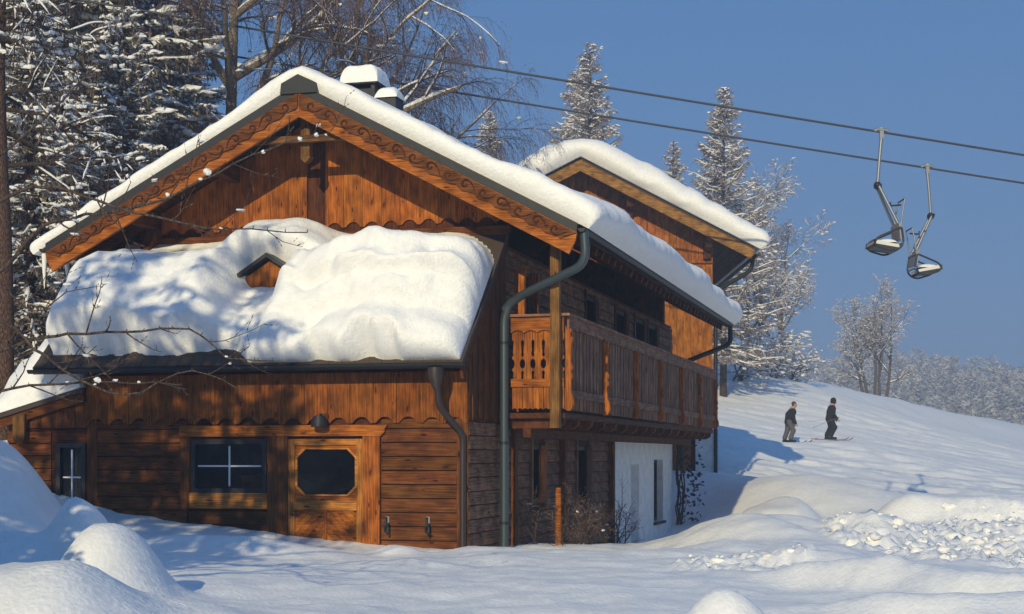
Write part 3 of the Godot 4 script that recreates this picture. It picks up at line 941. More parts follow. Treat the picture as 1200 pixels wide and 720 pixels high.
	put("gutter", mb, M.metal, H)
	mb = MB.new()
	tube(mb, bend([Vector3(1.47, 4.97, -1.02), Vector3(1.50, 4.50, -1.04), Vector3(0.30, 4.05, -1.44), Vector3(0.15, 3.88, -1.46), Vector3(0.15, -0.4, -1.46)], 0.22, 7), 0.066, 14)
	put("downpipe", mb, M.pipe, H)
	mb = MB.new()
	for y in [3.4, 1.9, 0.7]: tube(mb, [Vector3(0.15, y - 0.02, -1.46), Vector3(0.15, y + 0.02, -1.46)], 0.075, 14)
	put("pipe_clip", mb, M.metal, H)
	mb = MB.new()
	tube(mb, bend([Vector3(1.46, 4.96, -18.05), Vector3(1.47, 4.50, -18.05), Vector3(0.10, 3.95, -17.8), Vector3(0.10, 3.6, -17.8)], 0.15, 6), 0.06, 10)
	put("downpipe", mb, M.metal, H)
	mb = MB.new()
	tube(mb, [Vector3(-0.30, 2.93, 0.515), Vector3(-0.30, 2.82, 0.515), Vector3(-0.29, 2.66, 0.50), Vector3(-0.28, 2.62, 0.48)], [0.12, 0.12, 0.06, 0.048], 12)
	tube(mb, bend([Vector3(-0.28, 2.64, 0.48), Vector3(-0.28, 2.40, 0.44), Vector3(-0.03, 2.02, 0.12), Vector3(-0.03, 1.90, 0.10), Vector3(-0.03, -0.4, 0.10)], 0.12, 6), 0.046, 12)
	put("downpipe", mb, M.brown_pipe, H)
	# ---- the small dormer that peeps out of the snow
	var DO = Node3D.new(); DO.name = "dormer"; H.add_child(DO)
	var da = Vector2(-3.36, 4.71)
	for i in 6:
		var a = da.x - 0.40 + i * 0.1333; var b = a + 0.130
		var ta = da.y - 0.04 - 0.64 * abs(a - da.x); var tb = da.y - 0.04 - 0.64 * abs(b - da.x)
		var pl = PackedVector2Array([Vector2(a, 3.90), Vector2(b, 3.90), Vector2(b, tb), Vector2(a, ta)])
		wood("dormer_board", DO, WARM, func(q): prism(q, pl, -0.86, -0.80))
	mb = MB.new()
	for sgn in [-1.0, 1.0]:
		prism(mb, PackedVector2Array([da, da + Vector2(sgn * 0.55, -0.352), da + Vector2(sgn * 0.55, -0.287), da + Vector2(0, 0.065)]), -2.0, -0.66)
	put("dormer_roof", mb, M.black, DO)
	# ---- chimneys
	var C = Node3D.new(); C.name = "chimney"; H.add_child(C)
	mb = MB.new(); box(mb, uc - 0.27, uc + 0.27, 6.8, 7.86, -4.08, -3.52); put("stack", mb, M.metal, C)
	mb = MB.new()
	for p in [[-0.26, -3.54], [0.20, -3.54], [-0.26, -4.06], [0.20, -4.06]]: box(mb, uc + p[0], uc + p[0] + 0.06, 7.86, 7.96, p[1] - 0.06 if p[1] > -3.8 else p[1], p[1] if p[1] > -3.8 else p[1] + 0.06)
	put("cap_leg", mb, M.black, C)
	mb = MB.new(); box(mb, uc - 0.32, uc + 0.32, 7.94, 7.98, -4.12, -3.48); put("cap_plate", mb, M.metal, C)
	mb = MB.new(); box(mb, uc + 0.36, uc + 0.70, 6.7, 7.68, -3.75, -3.35); put("flue_box", mb, M.metal, C)
	# ---- balcony
	balcony(H)
	# ---- fittings on the front wall
	return H

func gutter(mb, a: Vector3, b: Vector3, r):
	var d = (b - a).normalized(); var s = d.cross(Vector3.UP).normalized()
	var k = 8
	var o = []; var q = []
	for i in k + 1:
		var p = PI * i / k
		var e = s * cos(p) - Vector3.UP * sin(p)
		o.append(e * r); q.append(e * (r - 0.012))
	for i in k:
		mb.quad(a + o[i], a + o[i + 1], b + o[i + 1], b + o[i])
		mb.quad(a + q[i + 1], a + q[i], b + q[i], b + q[i + 1])
		mb.quad(a + o[i], a + q[i], a + q[i + 1], a + o[i + 1])
		mb.quad(b + o[i], b + o[i + 1], b + q[i + 1], b + q[i])
	for e in [0, k]:
		mb.quad(a + o[e], b + o[e], b + q[e], a + q[e])
	for e in [a, b]:
		for i in range(1, k): mb.tri(e + o[0], e + o[i], e + o[i + 1])

func balcony(H):
	var B = Node3D.new(); B.name = "balcony"; H.add_child(B)
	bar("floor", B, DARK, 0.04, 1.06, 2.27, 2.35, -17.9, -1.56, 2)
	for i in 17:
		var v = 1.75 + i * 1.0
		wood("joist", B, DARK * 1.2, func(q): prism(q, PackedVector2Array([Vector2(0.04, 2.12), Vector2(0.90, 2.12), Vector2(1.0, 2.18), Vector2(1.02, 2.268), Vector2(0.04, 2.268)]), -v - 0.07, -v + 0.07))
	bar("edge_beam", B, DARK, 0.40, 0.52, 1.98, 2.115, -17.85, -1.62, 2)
	# long side: upright boards, rails, carved posts
	var n = 128
	for i in n:
		var a = lerpf(1.60, 17.88, float(i) / n); var b = lerpf(1.60, 17.88, float(i + 1) / n)
		bar("rail_board", B, GREY * 1.15, 1.050 + 0.008 * (i % 2), 1.074 + 0.008 * (i % 2), 2.40 + rnd(-0.006, 0.006), 3.64, -b + 0.009, -a - 0.009, 1, 0.3)
	for i in 6:
		var a = 1.60 + i * 2.713; var b = a + 2.713
		var pl := PackedVector2Array([Vector2(a, 3.79), Vector2(a, 3.60)])
		var m = 36
		for k in range(1, m): pl.append(Vector2(lerpf(a, b, float(k) / m), 3.60 + 0.028 * abs(sin(k * PI / 4.0))))
		pl.append(Vector2(b, 3.60)); pl.append(Vector2(b, 3.79))
		wood("top_rail", B, GREY * 1.25, func(q): prism(q, pl, 1.084, 1.118, SIDE, 0), 0.08)
		bar("lower_rail", B, GREY * 1.15, 1.084, 1.112, 2.58, 2.70, -b + 0.002, -a - 0.002, 2)
	bar("hand_rail", B, GREY * 1.3, 1.03, 1.15, 3.792, 3.83, -17.93, -1.48, 2)
	for i in 7:
		var v = 1.56 + i * 2.713
		var pl := PackedVector2Array([Vector2(1.085, 3.60)])
		for q in [[3.60, 0.15], [3.50, 0.15], [3.44, 0.19], [3.38, 0.14], [3.10, 0.13], [3.02, 0.18], [2.96, 0.13], [2.90, 0.18], [2.84, 0.13], [2.66, 0.13], [2.56, 0.20], [2.47, 0.21], [2.40, 0.14], [2.38, 0.12]]: pl.append(Vector2(1.085 + q[1] * 0.55, q[0]))
		pl.append(Vector2(1.085, 2.38))
		wood("carved_post", B, WARM, func(q): prism(q, pl, -v - 0.07, -v + 0.03))
	# the sunny end: boards with pierced edges
	var cut = [[0.24, 0.0], [0.27, 0.022], [0.40, 0.012], [0.43, 0.02], [0.455, 0.0], [0.475, 0.0], [0.495, 0.03], [0.535, 0.04], [0.575, 0.03], [0.595, 0.0], [0.615, 0.0], [0.64, 0.02], [0.67, 0.012], [0.80, 0.022], [0.83, 0.0]]
	var E = B
	for i in 5:
		var a = 0.245 + i * 0.162; var b = a + 0.162
		var pl := PackedVector2Array()
		for k in 9: pl.append(Vector2(lerpf(a + 0.003, b - 0.003, k / 8.0), 2.40 + 0.022 * abs(sin(k * PI / 4.0))))
		for q in cut: pl.append(Vector2(b - 0.003 - q[1], 2.42 + q[0] * 1.25))
		pl.append(Vector2(b - 0.003, 3.60)); pl.append(Vector2(a + 0.003, 3.60))
		for k in cut.size():
			var q = cut[cut.size() - 1 - k]
			pl.append(Vector2(a + 0.003 + q[1], 2.42 + q[0] * 1.25))
		wood("pierced_board", E, WARM, func(q): prism(q, pl, -1.585, -1.555), 0.1)
	var pl2 := PackedVector2Array([Vector2(0.235, 3.79), Vector2(0.235, 3.55)])
	for k in range(1, 20): pl2.append(Vector2(0.235 + 0.041 * k, 3.55 + 0.04 * abs(sin(k * PI / 5.0))))
	pl2.append(Vector2(1.055, 3.55)); pl2.append(Vector2(1.055, 3.79))
	wood("end_rail", E, WARM, func(q): prism(q, pl2, -1.553, -1.52, Transform3D.IDENTITY, 0))
	bar("end_lower_rail", E, WARM, 0.235, 1.055, 2.74, 2.86, -1.553, -1.525)
	bar("end_hand_rail", E, GREY * 1.6, 0.235, 1.03, 3.792, 3.825, -1.62, -1.47)
	bar("roof_post", B, POST * 1.1, 0.89, 1.03, 2.12, 4.99, -1.46, -1.32, 1)

func make_fittings():
	var q = Transform3D(Basis(Vector3.UP, -TH), CORNER)
	var i = 0
	for u in [-1.17, -0.56]:
		var t = thing("wall_hook", "black iron hook on the siding " + ("nearer the door" if i == 0 else "nearer the corner downpipe"), "hook", q * Vector3(u, 0.62, 0.034), -TH, "iron hooks beside the door")
		var mb = MB.new(); box(mb, -0.025, 0.025, 0.0, 0.22, 0.0, 0.014); put("back_plate", mb, M.steel, t)
		mb = MB.new(); tube(mb, bend([Vector3(-0.01, 0.2, 0.014), Vector3(-0.01, 0.2, 0.06), Vector3(-0.01, 0.02, 0.07), Vector3(0.0, 0.0, 0.12), Vector3(0.0, 0.09, 0.14)], 0.04), 0.015, 6); put("hook", mb, M.black, t)
		mb = MB.new(); tube(mb, bend([Vector3(0.02, 0.12, 0.014), Vector3(0.03, 0.06, 0.08), Vector3(0.035, -0.03, 0.08), Vector3(0.03, -0.03, 0.13)], 0.03), 0.014, 6); put("hook", mb, M.black, t)
		i += 1
	var l = thing("wall_lamp", "small black outdoor lamp on the fringe boards above the door", "lamp", q * Vector3(-2.15, 2.14, 0.064), -TH)
	var mb2 = MB.new(); box(mb2, -0.05, 0.05, 0.05, 0.18, 0.0, 0.02); put("back_plate", mb2, M.black, l)
	mb2 = MB.new(); tube(mb2, bend([Vector3(0, 0.14, 0.02), Vector3(0, 0.17, 0.12), Vector3(0, 0.12, 0.14)], 0.04), 0.014, 6); put("bracket", mb2, M.black, l)
	mb2 = MB.new(); tube(mb2, [Vector3(0, 0.15, 0.14), Vector3(0, 0.13, 0.14), Vector3(0, 0.06, 0.14), Vector3(0, -0.02, 0.14)], [0.04, 0.09, 0.115, 0.12], 12); put("lamp_shade", mb2, M.black, l)

func make_snow_loads():
	var q = Transform3D(Basis(Vector3.UP, -TH), CORNER)
	# over the main roof
	var mb = gable_snow(-2.93, 7.36, 0.528, -7.54, 1.54, -1.02, -18.35, func(a, u):
		var h = 0.36 + 0.13 * smoothstep(-0.5, 1.3, u) - 0.10 * smoothstep(-3.5, -6.0, u)
		h *= 0.86 + 0.14 * smoothstep(0.0, 2.5, a)
		h += 0.10 * nz.get_noise_2d(u * 22, a * 14) + 0.04 * nz.get_noise_2d(u * 90, a * 90)
		return h + (0.15 * nz.get_noise_2d(a * 9.0, 7.0) + 0.03 * nz2.get_noise_2d(a * 70.0, 3.0) + 0.03 * nz2.get_noise_2d(a * 190.0, 3.0)) * smoothstep(0.2, 1.2, u), 0.09, 0.17, 0.30, 0.13, 0.25)
	var o = put("roof_snow", mb, M.roof_snow); o.transform = q
	tag(o, "thick smooth snow lying over the main roof of the front chalet", "snow")
	# icicles and a curl of snow at the left eave
	for i in 7:
		mb = MB.new()
		var v = 1.15 + i * 0.35; var l = rnd(0.2, 0.75)
		tube(mb, [Vector3(-7.42 + rnd(-0.03, 0.03), 4.95, -v), Vector3(-7.42, 4.95 - l * 0.5, -v), Vector3(-7.42, 4.95 - l, -v)], [0.05, 0.03, 0.004], 6)
		put("icicle", mb, M.tree_snow, o)
	# the great drift on the annexe roof
	var up = Vector3(0, 2.15, -2.43).normalized(); var nr = Vector3(0, 2.43, 2.15).normalized()
	var ln = sqrt(2.15 * 2.15 + 2.43 * 2.43)
	mb = roof_snow(Vector3(-6.42, 3.03, 0.42), Vector3(1, 0, 0), 6.45, up, ln - 0.02, nr, func(a, b):
		var u = -6.42 + a
		# bare strip above the gutter, wider on the left
		var bare = 0.30 - 0.33 * smoothstep(-3.6, -2.9, u) + 0.13 * nz.get_noise_2d(u * 55, 3.0) + 0.10 * smoothstep(-2.4, -2.0, u) * smoothstep(-0.6, -0.9, u)
		var h = 0.66 + 0.30 * exp(-pow((u + 5.6) / 0.9, 2)) + 0.46 * exp(-pow((u + 1.15) / 1.2, 2)) + 0.24 * exp(-pow((u + 3.5) / 0.8, 2))
		# the hump over the dormer, thinner towards the wall
		h *= 1.0 - 0.93 * smoothstep(1.5, 3.05, b)
		h += 0.34 * exp(-pow((u + 3.45) / 0.85, 2)) * smoothstep(1.9, 3.0, b)
		h += 0.05 * exp(-pow((u + 1.2) / 1.4, 2)) * smoothstep(1.9, 3.0, b) + 0.06 * exp(-pow((u + 6.2) / 0.7, 2)) * smoothstep(1.5, 2.6, b)
		# hollow in front of the dormer, and the pile lying on its roof
		var dm = exp(-pow(abs((u + 3.42) / 0.50), 4.0))
		h = lerpf(h, 0.15 + 0.24 * smoothstep(1.35, 0.6, b), dm * (1.0 - smoothstep(2.12, 2.24, b)))
		h = lerpf(h, 0.86 - 0.28 * smoothstep(1.9, 3.1, b), exp(-pow(abs((u + 3.42) / 0.75), 4.0)) * smoothstep(2.12, 2.28, b))
		# sagging layers and creases on the right
		var lay = smoothstep(-3.4, -2.4, u)
		h += lay * 0.06 * sin(b * 9.0 + nz.get_noise_2d(u * 30, b * 12) * 4.0) * (1.0 - smoothstep(1.7, 2.3, b))
		var cr = 1.02 + 0.14 * nz.get_noise_2d(u * 40, 77.0)
		h -= lay * 0.27 * (1.0 - smoothstep(cr, cr + 0.10, b))
		var c2 = 0.56 + 0.22 * nz.get_noise_2d(u * 30, 31.0)
		h -= lay * 0.10 * (1.0 - smoothstep(c2, c2 + 0.06, b))
		h += (0.15 * nz.get_noise_2d(u * 26, b * 26) + 0.06 * nz.get_noise_2d(u * 75 + 40, b * 75)) * (1.0 - 0.7 * smoothstep(1.7, 2.6, b)) + 0.022 * nz2.get_noise_2d(u * 160, b * 160)
		h *= 0.80 + 0.20 * smoothstep(0.0, 1.1, b) 
		h *= smoothstep(-6.75, -6.0, u) * 0.5 + 0.5
		# the upper right corner is rounded off
		var qc = Vector2(max(0.0, u + 0.95) / 1.02, max(0.0, b - 1.75) / 1.45).length()
		var rim = smoothstep(1.06, 0.74, qc)
		h = h * smoothstep(bare - 0.05, bare + 0.07, b) * sqrt(rim)
		return h if h > 0.02 else -0.03, 0.42, 0.10, 0.24, 0.05, 0.02)
	o = put("snow_drift", mb, M.roof_snow); o.transform = q
	tag(o, "huge sagging snow drift on the low front roof round the tiny dormer", "snow")
	# over the lean-to
	var sl = Vector3(1.6, 0.435, 0).normalized()
	mb = roof_snow(Vector3(-7.75, 2.262, 0.16), sl, 1.80, Vector3(0, 0, -1), 3.6, Vector3(-sl.y, sl.x, 0), func(a, b):
		return 0.24 + 0.62 * smoothstep(0.1, 1.3, a) + 0.75 * smoothstep(0.2, 1.6, b) + 0.08 * nz.get_noise_2d(a * 40, b * 40), 0.12, 0.45, 0.05, 0.08)
	o = put("snow_drift", mb, M.roof_snow); o.transform = q
	tag(o, "snow bank piled on the slanting lean-to roof beside the left trunk", "snow")
	# caps on the chimneys
	mb = MB.new(); pillow(mb, Vector3(-2.93, 7.98, -3.80), 0.34, 0.34, 0.30, 7.0, 22, 0.02)
	o = put("chimney_snow", mb, M.roof_snow); o.transform = q
	tag(o, "square block of snow on the chimney cap", "snow", "snow caps on the chimney")
	mb = MB.new(); pillow(mb, Vector3(-2.40, 7.68, -3.55), 0.20, 0.23, 0.17, 3.0, 16, 0.03)
	o = put("chimney_snow", mb, M.roof_snow); o.transform = q
	tag(o, "small round snow hood on the flue box right of the chimney", "snow", "snow caps on the chimney")
	# over the rear house
	mb = gable_snow(0.0, 10.24, 0.516, -5.1, 5.12, 1.12, -12.2, func(a, u):
		return 0.66 + 0.516 * (abs(u) - sqrt(u * u + 0.6)) + 0.26 * exp(-pow(u / 1.5, 2)) + 0.12 * nz.get_noise_2d(u * 30, a * 30) + 0.10 * nz.get_noise_2d(u * 14 + 60, a * 10) + 0.03 * nz.get_noise_2d(u * 90, a * 90), 0.22, 0.30, 0.36, 0.12, 0.9, 0.18)
	o = put("roof_snow", mb, M.roof_snow); o.position = Vector3(1.95, 0, -46); o.rotation.y = 0.0
	tag(o, "rounded overhanging snow on the rear house roof", "snow")

func make_rear_house():
	var H = thing("rear_house", "taller brown boarded house with plain gable standing behind the chalet", "house", Vector3(1.95, 0, -46), 0.0)
	var line = func(x): return 10.16 - 0.516 * abs(x)
	var Wn = Node3D.new(); Wn.name = "gable_wall"; H.add_child(Wn)
	var mb = MB.new(); mb.col = DARK
	prism(mb, PackedVector2Array([Vector2(-3.88, 0.4), Vector2(3.88, 0.4), Vector2(3.88, line.call(3.88) - 0.05), Vector2(0, 10.1), Vector2(-3.88, line.call(3.88) - 0.05)]), -0.25, -0.03)
	put("wall_core", mb, M.wood, Wn)
	mb = MB.new(); mb.col = MID
	box(mb, -3.88, -3.65, 0.4, 8.1, -12.0, -0.25); box(mb, 3.65, 3.88, 0.4, 8.1, -12.0, -0.25); box(mb, -3.65, 3.65, 0.4, 8.1, -12.0, -11.8)
	put("rear_wall", mb, M.wood, H)
	var n = 37
	for i in n:
		var a = lerpf(-3.9, 3.9, float(i) / n); var b = lerpf(-3.9, 3.9, float(i + 1) / n)
		var ta = line.call(a) - 0.06; var tb = line.call(b) - 0.06
		if min(ta, tb) > 7.4:
			var pl = PackedVector2Array([Vector2(a + 0.004, 7.33), Vector2(b - 0.004, 7.33), Vector2(b - 0.004, tb), Vector2(a + 0.004, ta)])
			if a < 0 and b > 0: pl.insert(3, Vector2(0, 10.1))
			wood("gable_board", Wn, Color(0.40, 0.145, 0.03), func(q): prism(q, pl, -0.03, 0.035), 0.2)
		if a < -1.0: continue
		if b < 3.42:
			bar("wall_board", Wn, Color(0.44, 0.17, 0.03), a + 0.003, b - 0.003, 0.8, 7.31, -0.03, 0.01, 1, 0.1)
		else:
			bar("wall_board", Wn, Color(0.44, 0.17, 0.03), a + 0.003, b - 0.003, 2.46, 7.31, -0.03, 0.01, 1, 0.1)
	bar("string_board", Wn, DARK, -3.9, 3.92, 7.305, 7.335, -0.03, 0.05)
	mb = MB.new(); box(mb, 3.40, 3.92, 0.4, 2.45, -0.9, 0.03); put("plaster_corner", mb, M.plaster, Wn)
	var R = Node3D.new(); R.name = "roof"; H.add_child(R)
	for sg in [-1.0, 1.0]:
		var e = 4.98 * sg
		mb = MB.new(); prism(mb, PackedVector2Array([Vector2(0, 10.16), Vector2(e, line.call(e)), Vector2(e, line.call(e) + 0.08), Vector2(0, 10.24)]), -12.0, 1.0)
		put("roof_deck", mb, M.shingle, R)
		wood("bargeboard", R, Color(0.36, 0.20, 0.065), func(q): prism(q, PackedVector2Array([Vector2(0, 10.155), Vector2(e, line.call(e) - 0.005), Vector2(e - 0.1 * sg, line.call(e) - 0.26), Vector2(0, 9.84)]), 0.94, 1.0, Transform3D.IDENTITY, 0), 0.05)
		for i in 6:
			var a = sg * (4.97 - i * 0.2); var b = sg * (4.97 - i * 0.2 - 0.19)
			wood("soffit_board", R, DARK, func(q): prism(q, PackedVector2Array([Vector2(a, line.call(a) - 0.03), Vector2(b, line.call(b) - 0.03), Vector2(b, line.call(b) - 0.005), Vector2(a, line.call(a) - 0.005)]), -11.9, 0.93, Transform3D.IDENTITY, 2))
		for k in [1.45, 3.72]:
			var u = k * sg
			wood("purlin", R, Color(0.15, 0.06, 0.022), func(q): prism(q, PackedVector2Array([Vector2(-0.92, line.call(u) - 0.10), Vector2(-0.92, line.call(u) - 0.30), Vector2(-0.72, line.call(u) - 0.36), Vector2(-0.60, line.call(u) - 0.52), Vector2(-0.30, line.call(u) - 0.58), Vector2(-0.18, line.call(u) - 0.80), Vector2(0.03, line.call(u) - 0.85), Vector2(0.03, line.call(u) - 0.10)]), u - 0.1, u + 0.1, SIDE, 0))
	mb = MB.new(); gutter(mb, Vector3(5.06, 7.48, 1.05), Vector3(5.06, 7.48, -12.0), 0.075)
	put("gutter", mb, M.metal, H)
	mb = MB.new(); tube(mb, bend([Vector3(5.0, 7.44, 0.55), Vector3(4.96, 7.06, 0.5), Vector3(4.02, 6.52, 0.10), Vector3(3.98, 6.3, 0.06), Vector3(3.98, 0.9, 0.06)], 0.2, 6), 0.06, 10)
	put("downpipe", mb, M.metal, H)

# ---------------------------------------------------------------- trees
func dirv(az, el): return Vector3(cos(az) * cos(el), sin(el), sin(az) * cos(el))

# a thin sliver of wood or needles
func sliver(mb, a: Vector3, b: Vector3, w, d = Vector3.ZERO):
	if d == Vector3.ZERO: d = (b - a).cross(Vector3(rnd(-1, 1), rnd(-1, 1), rnd(-1, 1))).normalized()
	var m = a.lerp(b, 0.45)
	mb.tri(a, m + d * w, b); mb.tri(a, b, m - d * w)

func snow_ridge(mb, pts, rad, k = 0.75, lift = 0.75, bare = 0.0):
	# a bolster of snow along the upper side of a limb
	var run = []; var rr = []
	for i in pts.size():
		var d = (pts[min(i + 1, pts.size() - 1)] - pts[max(i - 1, 0)]).normalized()
		if abs(d.y) < 0.86 and rng.randf() > bare:
			run.append(pts[i] + Vector3(0, rad[i] * lift + 0.012, 0)); rr.append(rad[i] * k * rnd(0.55, 1.25) + 0.012)
		else:
			bolster(mb, run, rr)
			run = []; rr = []
	bolster(mb, run, rr)

func bolster(mb, run, rr):
	# blunt ends that run out on the bark
	if run.size() < 2: return
	var l = run.size() - 1
	rr[0] *= 0.35; rr[l] *= 0.2
	run[l] -= Vector3(0, rr[l], 0)
	tube(mb, run, rr, 5)

func spruce(h, r, snowy, dens):
	var tk = MB.new(); var cr = MB.new(); var sn = MB.new()
	tk.col = Color(0.075, 0.048, 0.034)
	var pts = []; var rad = []
	for i in 9:
		pts.append(Vector3(rnd(-0.04, 0.04), h * i / 8.0 - (0.8 if i == 0 else 0.0), rnd(-0.04, 0.04))); rad.append(0.014 * h * (1.05 - i / 8.0) + 0.015)
	tube(tk, pts, rad, 8)
	var y = h * 0.10
	while y < h * 0.985:
		var t = y / h
		var len0 = r * pow(1 - t, 0.75) + 0.25
		var nb = int(rnd(4.5, 7.5))
		var a0 = rnd(0, TAU)
		for b in nb:
			var az = a0 + TAU * b / nb + rnd(-0.3, 0.3)
			var ln = len0 * rnd(0.5, 1.25)
			var el = lerpf(-0.15, 0.5, t) + rnd(-0.3, 0.22)
			var p = Vector3(0, y + rnd(-0.25, 0.25), 0)
			var bp = [p]; var br = [0.035 * ln / 2 + 0.008]
			var sg = 7
			for i in sg:
				var s = (i + 1.0) / sg
				var e = el - 0.75 * s * (1 - t * 0.6) + (0.45 if s > 0.75 else 0.0)
				p += dirv(az + rnd(-0.08, 0.08), e) * ln / sg
				bp.append(p); br.append((0.035 * ln / 2) * (1 - s) + 0.006)
			cr.col = Color(0.06, 0.042, 0.032)
			tube(cr, bp, br, 4, false)
			var m = int(ln * 11 * dens)
			for i in m:
				var s = pow(rnd(0.05, 1.0), 0.75) * sg
				var k = min(int(s), sg - 1)
				var q = bp[k].lerp(bp[k + 1], s - k)
				var sd = -1.0 if rng.randf() < 0.5 else 1.0
				var l = rnd(0.22, 0.62) * (0.5 + 0.5 * (1 - s / sg)) * min(1.0, ln / 1.5)
				var d = (dirv(az + sd * rnd(0.4, 1.3), rnd(-0.75, -0.05))).normalized()
				var e = q + d * l
				var g = rnd(0.7, 1.4)
				cr.col = Color(0.075 * g, 0.066 * g, 0.050 * g) if rng.randf() < 0.45 else Color(0.17 * g, 0.13 * g, 0.108 * g)
				sliver(cr, q, e, rnd(0.035, 0.075))
				# hanging side twigs
				sliver(cr, q.lerp(e, 0.5), q.lerp(e, 0.5) + Vector3(rnd(-0.1, 0.1), -rnd(0.1, 0.35), rnd(-0.1, 0.1)), 0.03)
				sliver(cr, q.lerp(e, 0.8), q.lerp(e, 0.8) + d.rotated(Vector3.UP, rnd(-0.9, 0.9)) * l * 0.6, 0.04)
				if rng.randf() < snowy:
					var up = Vector3(0, rnd(0.015, 0.04), 0)
					sliver(sn, q.lerp(e, 0.1) + up, e + up, rnd(0.03, 0.075), Vector3(-d.z, rnd(-0.3, 0.3), d.x).normalized())
				if rng.randf() < snowy * 0.22:
					var c = q.lerp(e, rnd(0.3, 0.9)); var z = 0.03 + 0.12 * pow(rng.randf(), 2.0)
					lump(sn, c + Vector3(0, 0.01 + z * 0.15, 0), z * rnd(1.2, 2.6), z * rnd(0.35, 0.7), z * rnd(0.7, 1.2), 0.5, 3, 5, -atan2(d.z, d.x))
			# the bolster along the bough
			if rng.randf() < snowy * 1.6:
				var bo = bp.slice(2); var bw = []
				for i in bo.size(): bw.append(rnd(0.03, 0.10) * (1.0 - 0.5 * i / bo.size()) * min(1.0, ln / 1.6))
				snow_ridge(sn, bo, bw, 0.9, 0.3, 0.1)
			var ms = int(ln * 2.0 * snowy * rnd(0.0, 1.3))
			for i in ms:
				var s = rnd(0.15, 1.0) * sg
				var k = min(int(s), sg - 1)
				var q = bp[k].lerp(bp[k + 1], s - k)
				var z = rnd(0.06, 0.16)
				lump(sn, q + Vector3(rnd(-0.08, 0.08), z * 0.2, rnd(-0.08, 0.08)), z * rnd(1.3, 3.0), z * rnd(0.35, 0.8), z * rnd(0.6, 1.0), 0.8, 4, 6, -az)
		y += rnd(0.28, 0.46) * (1.15 - t * 0.5) / dens
	return [tk, cr, sn]

func larch(h, r, frost, dens = 1.0):
	var tk = MB.new(); var cr = MB.new(); var sn = MB.new()
	tk.col = Color(0.10, 0.07, 0.055)
	var pts = []; var rad = []
	for i in 9:
		pts.append(Vector3(rnd(-0.05, 0.05), h * i / 8.0 - (0.8 if i == 0 else 0.0), rnd(-0.05, 0.05))); rad.append(0.012 * h * (1.05 - i / 8.0) + 0.02)
	tube(tk, pts, rad, 6)
	var y = h * 0.12
	while y < h * 0.99:
		var t = y / h
		var len0 = r * pow(1 - t, 0.85) * (0.55 + 0.45 * smoothstep(0.0, 0.25, t)) + 0.2
		for b in int(rnd(4, 8)):
			var az = rnd(0, TAU); var ln = len0 * rnd(0.6, 1.15)
			var p = Vector3(0, y + rnd(-0.2, 0.2), 0)
			var bp = [p]; var br = [0.03]
			var el = lerpf(-0.1, 0.45, t) + rnd(-0.15, 0.15)
			for i in 5:
				var s = (i + 1.0) / 5
				p += dirv(az + rnd(-0.12, 0.12), el - 0.35 * s + (0.55 if s > 0.7 else 0.0)) * ln / 5
				bp.append(p); br.append(0.03 * (1 - s) + 0.010)
			cr.col = Color(0.12, 0.085, 0.07)
			tube(cr, bp, br, 3, false)
			if rng.randf() < frost: snow_ridge(sn, bp, br, 1.3, 1.2)
			for i in int(ln * 16 * dens):
				var s = rnd(0.1, 1.0) * 5; var k = min(int(s), 4)
				var q = bp[k].lerp(bp[k + 1], s - k)
				var d = dirv(az + rnd(-1.4, 1.4), rnd(-1.1, 0.25)) * rnd(0.15, 0.5)
				var g = rnd(0.7, 1.3)
				cr.col = Color(0.24 * g, 0.185 * g, 0.155 * g)
				if rng.randf() < frost * 0.35: cr.col = Color(0.55, 0.54, 0.55)
				sliver(cr, q, q + d, rnd(0.010, 0.024))
				if rng.randf() < frost * 0.12:
					lump(sn, q + d * 0.5 + Vector3(0, 0.03, 0), rnd(0.06, 0.16), 0.04, rnd(0.05, 0.10), 0.5, 3, 4, -az)
		y += rnd(0.16, 0.34)
	return [tk, cr, sn]

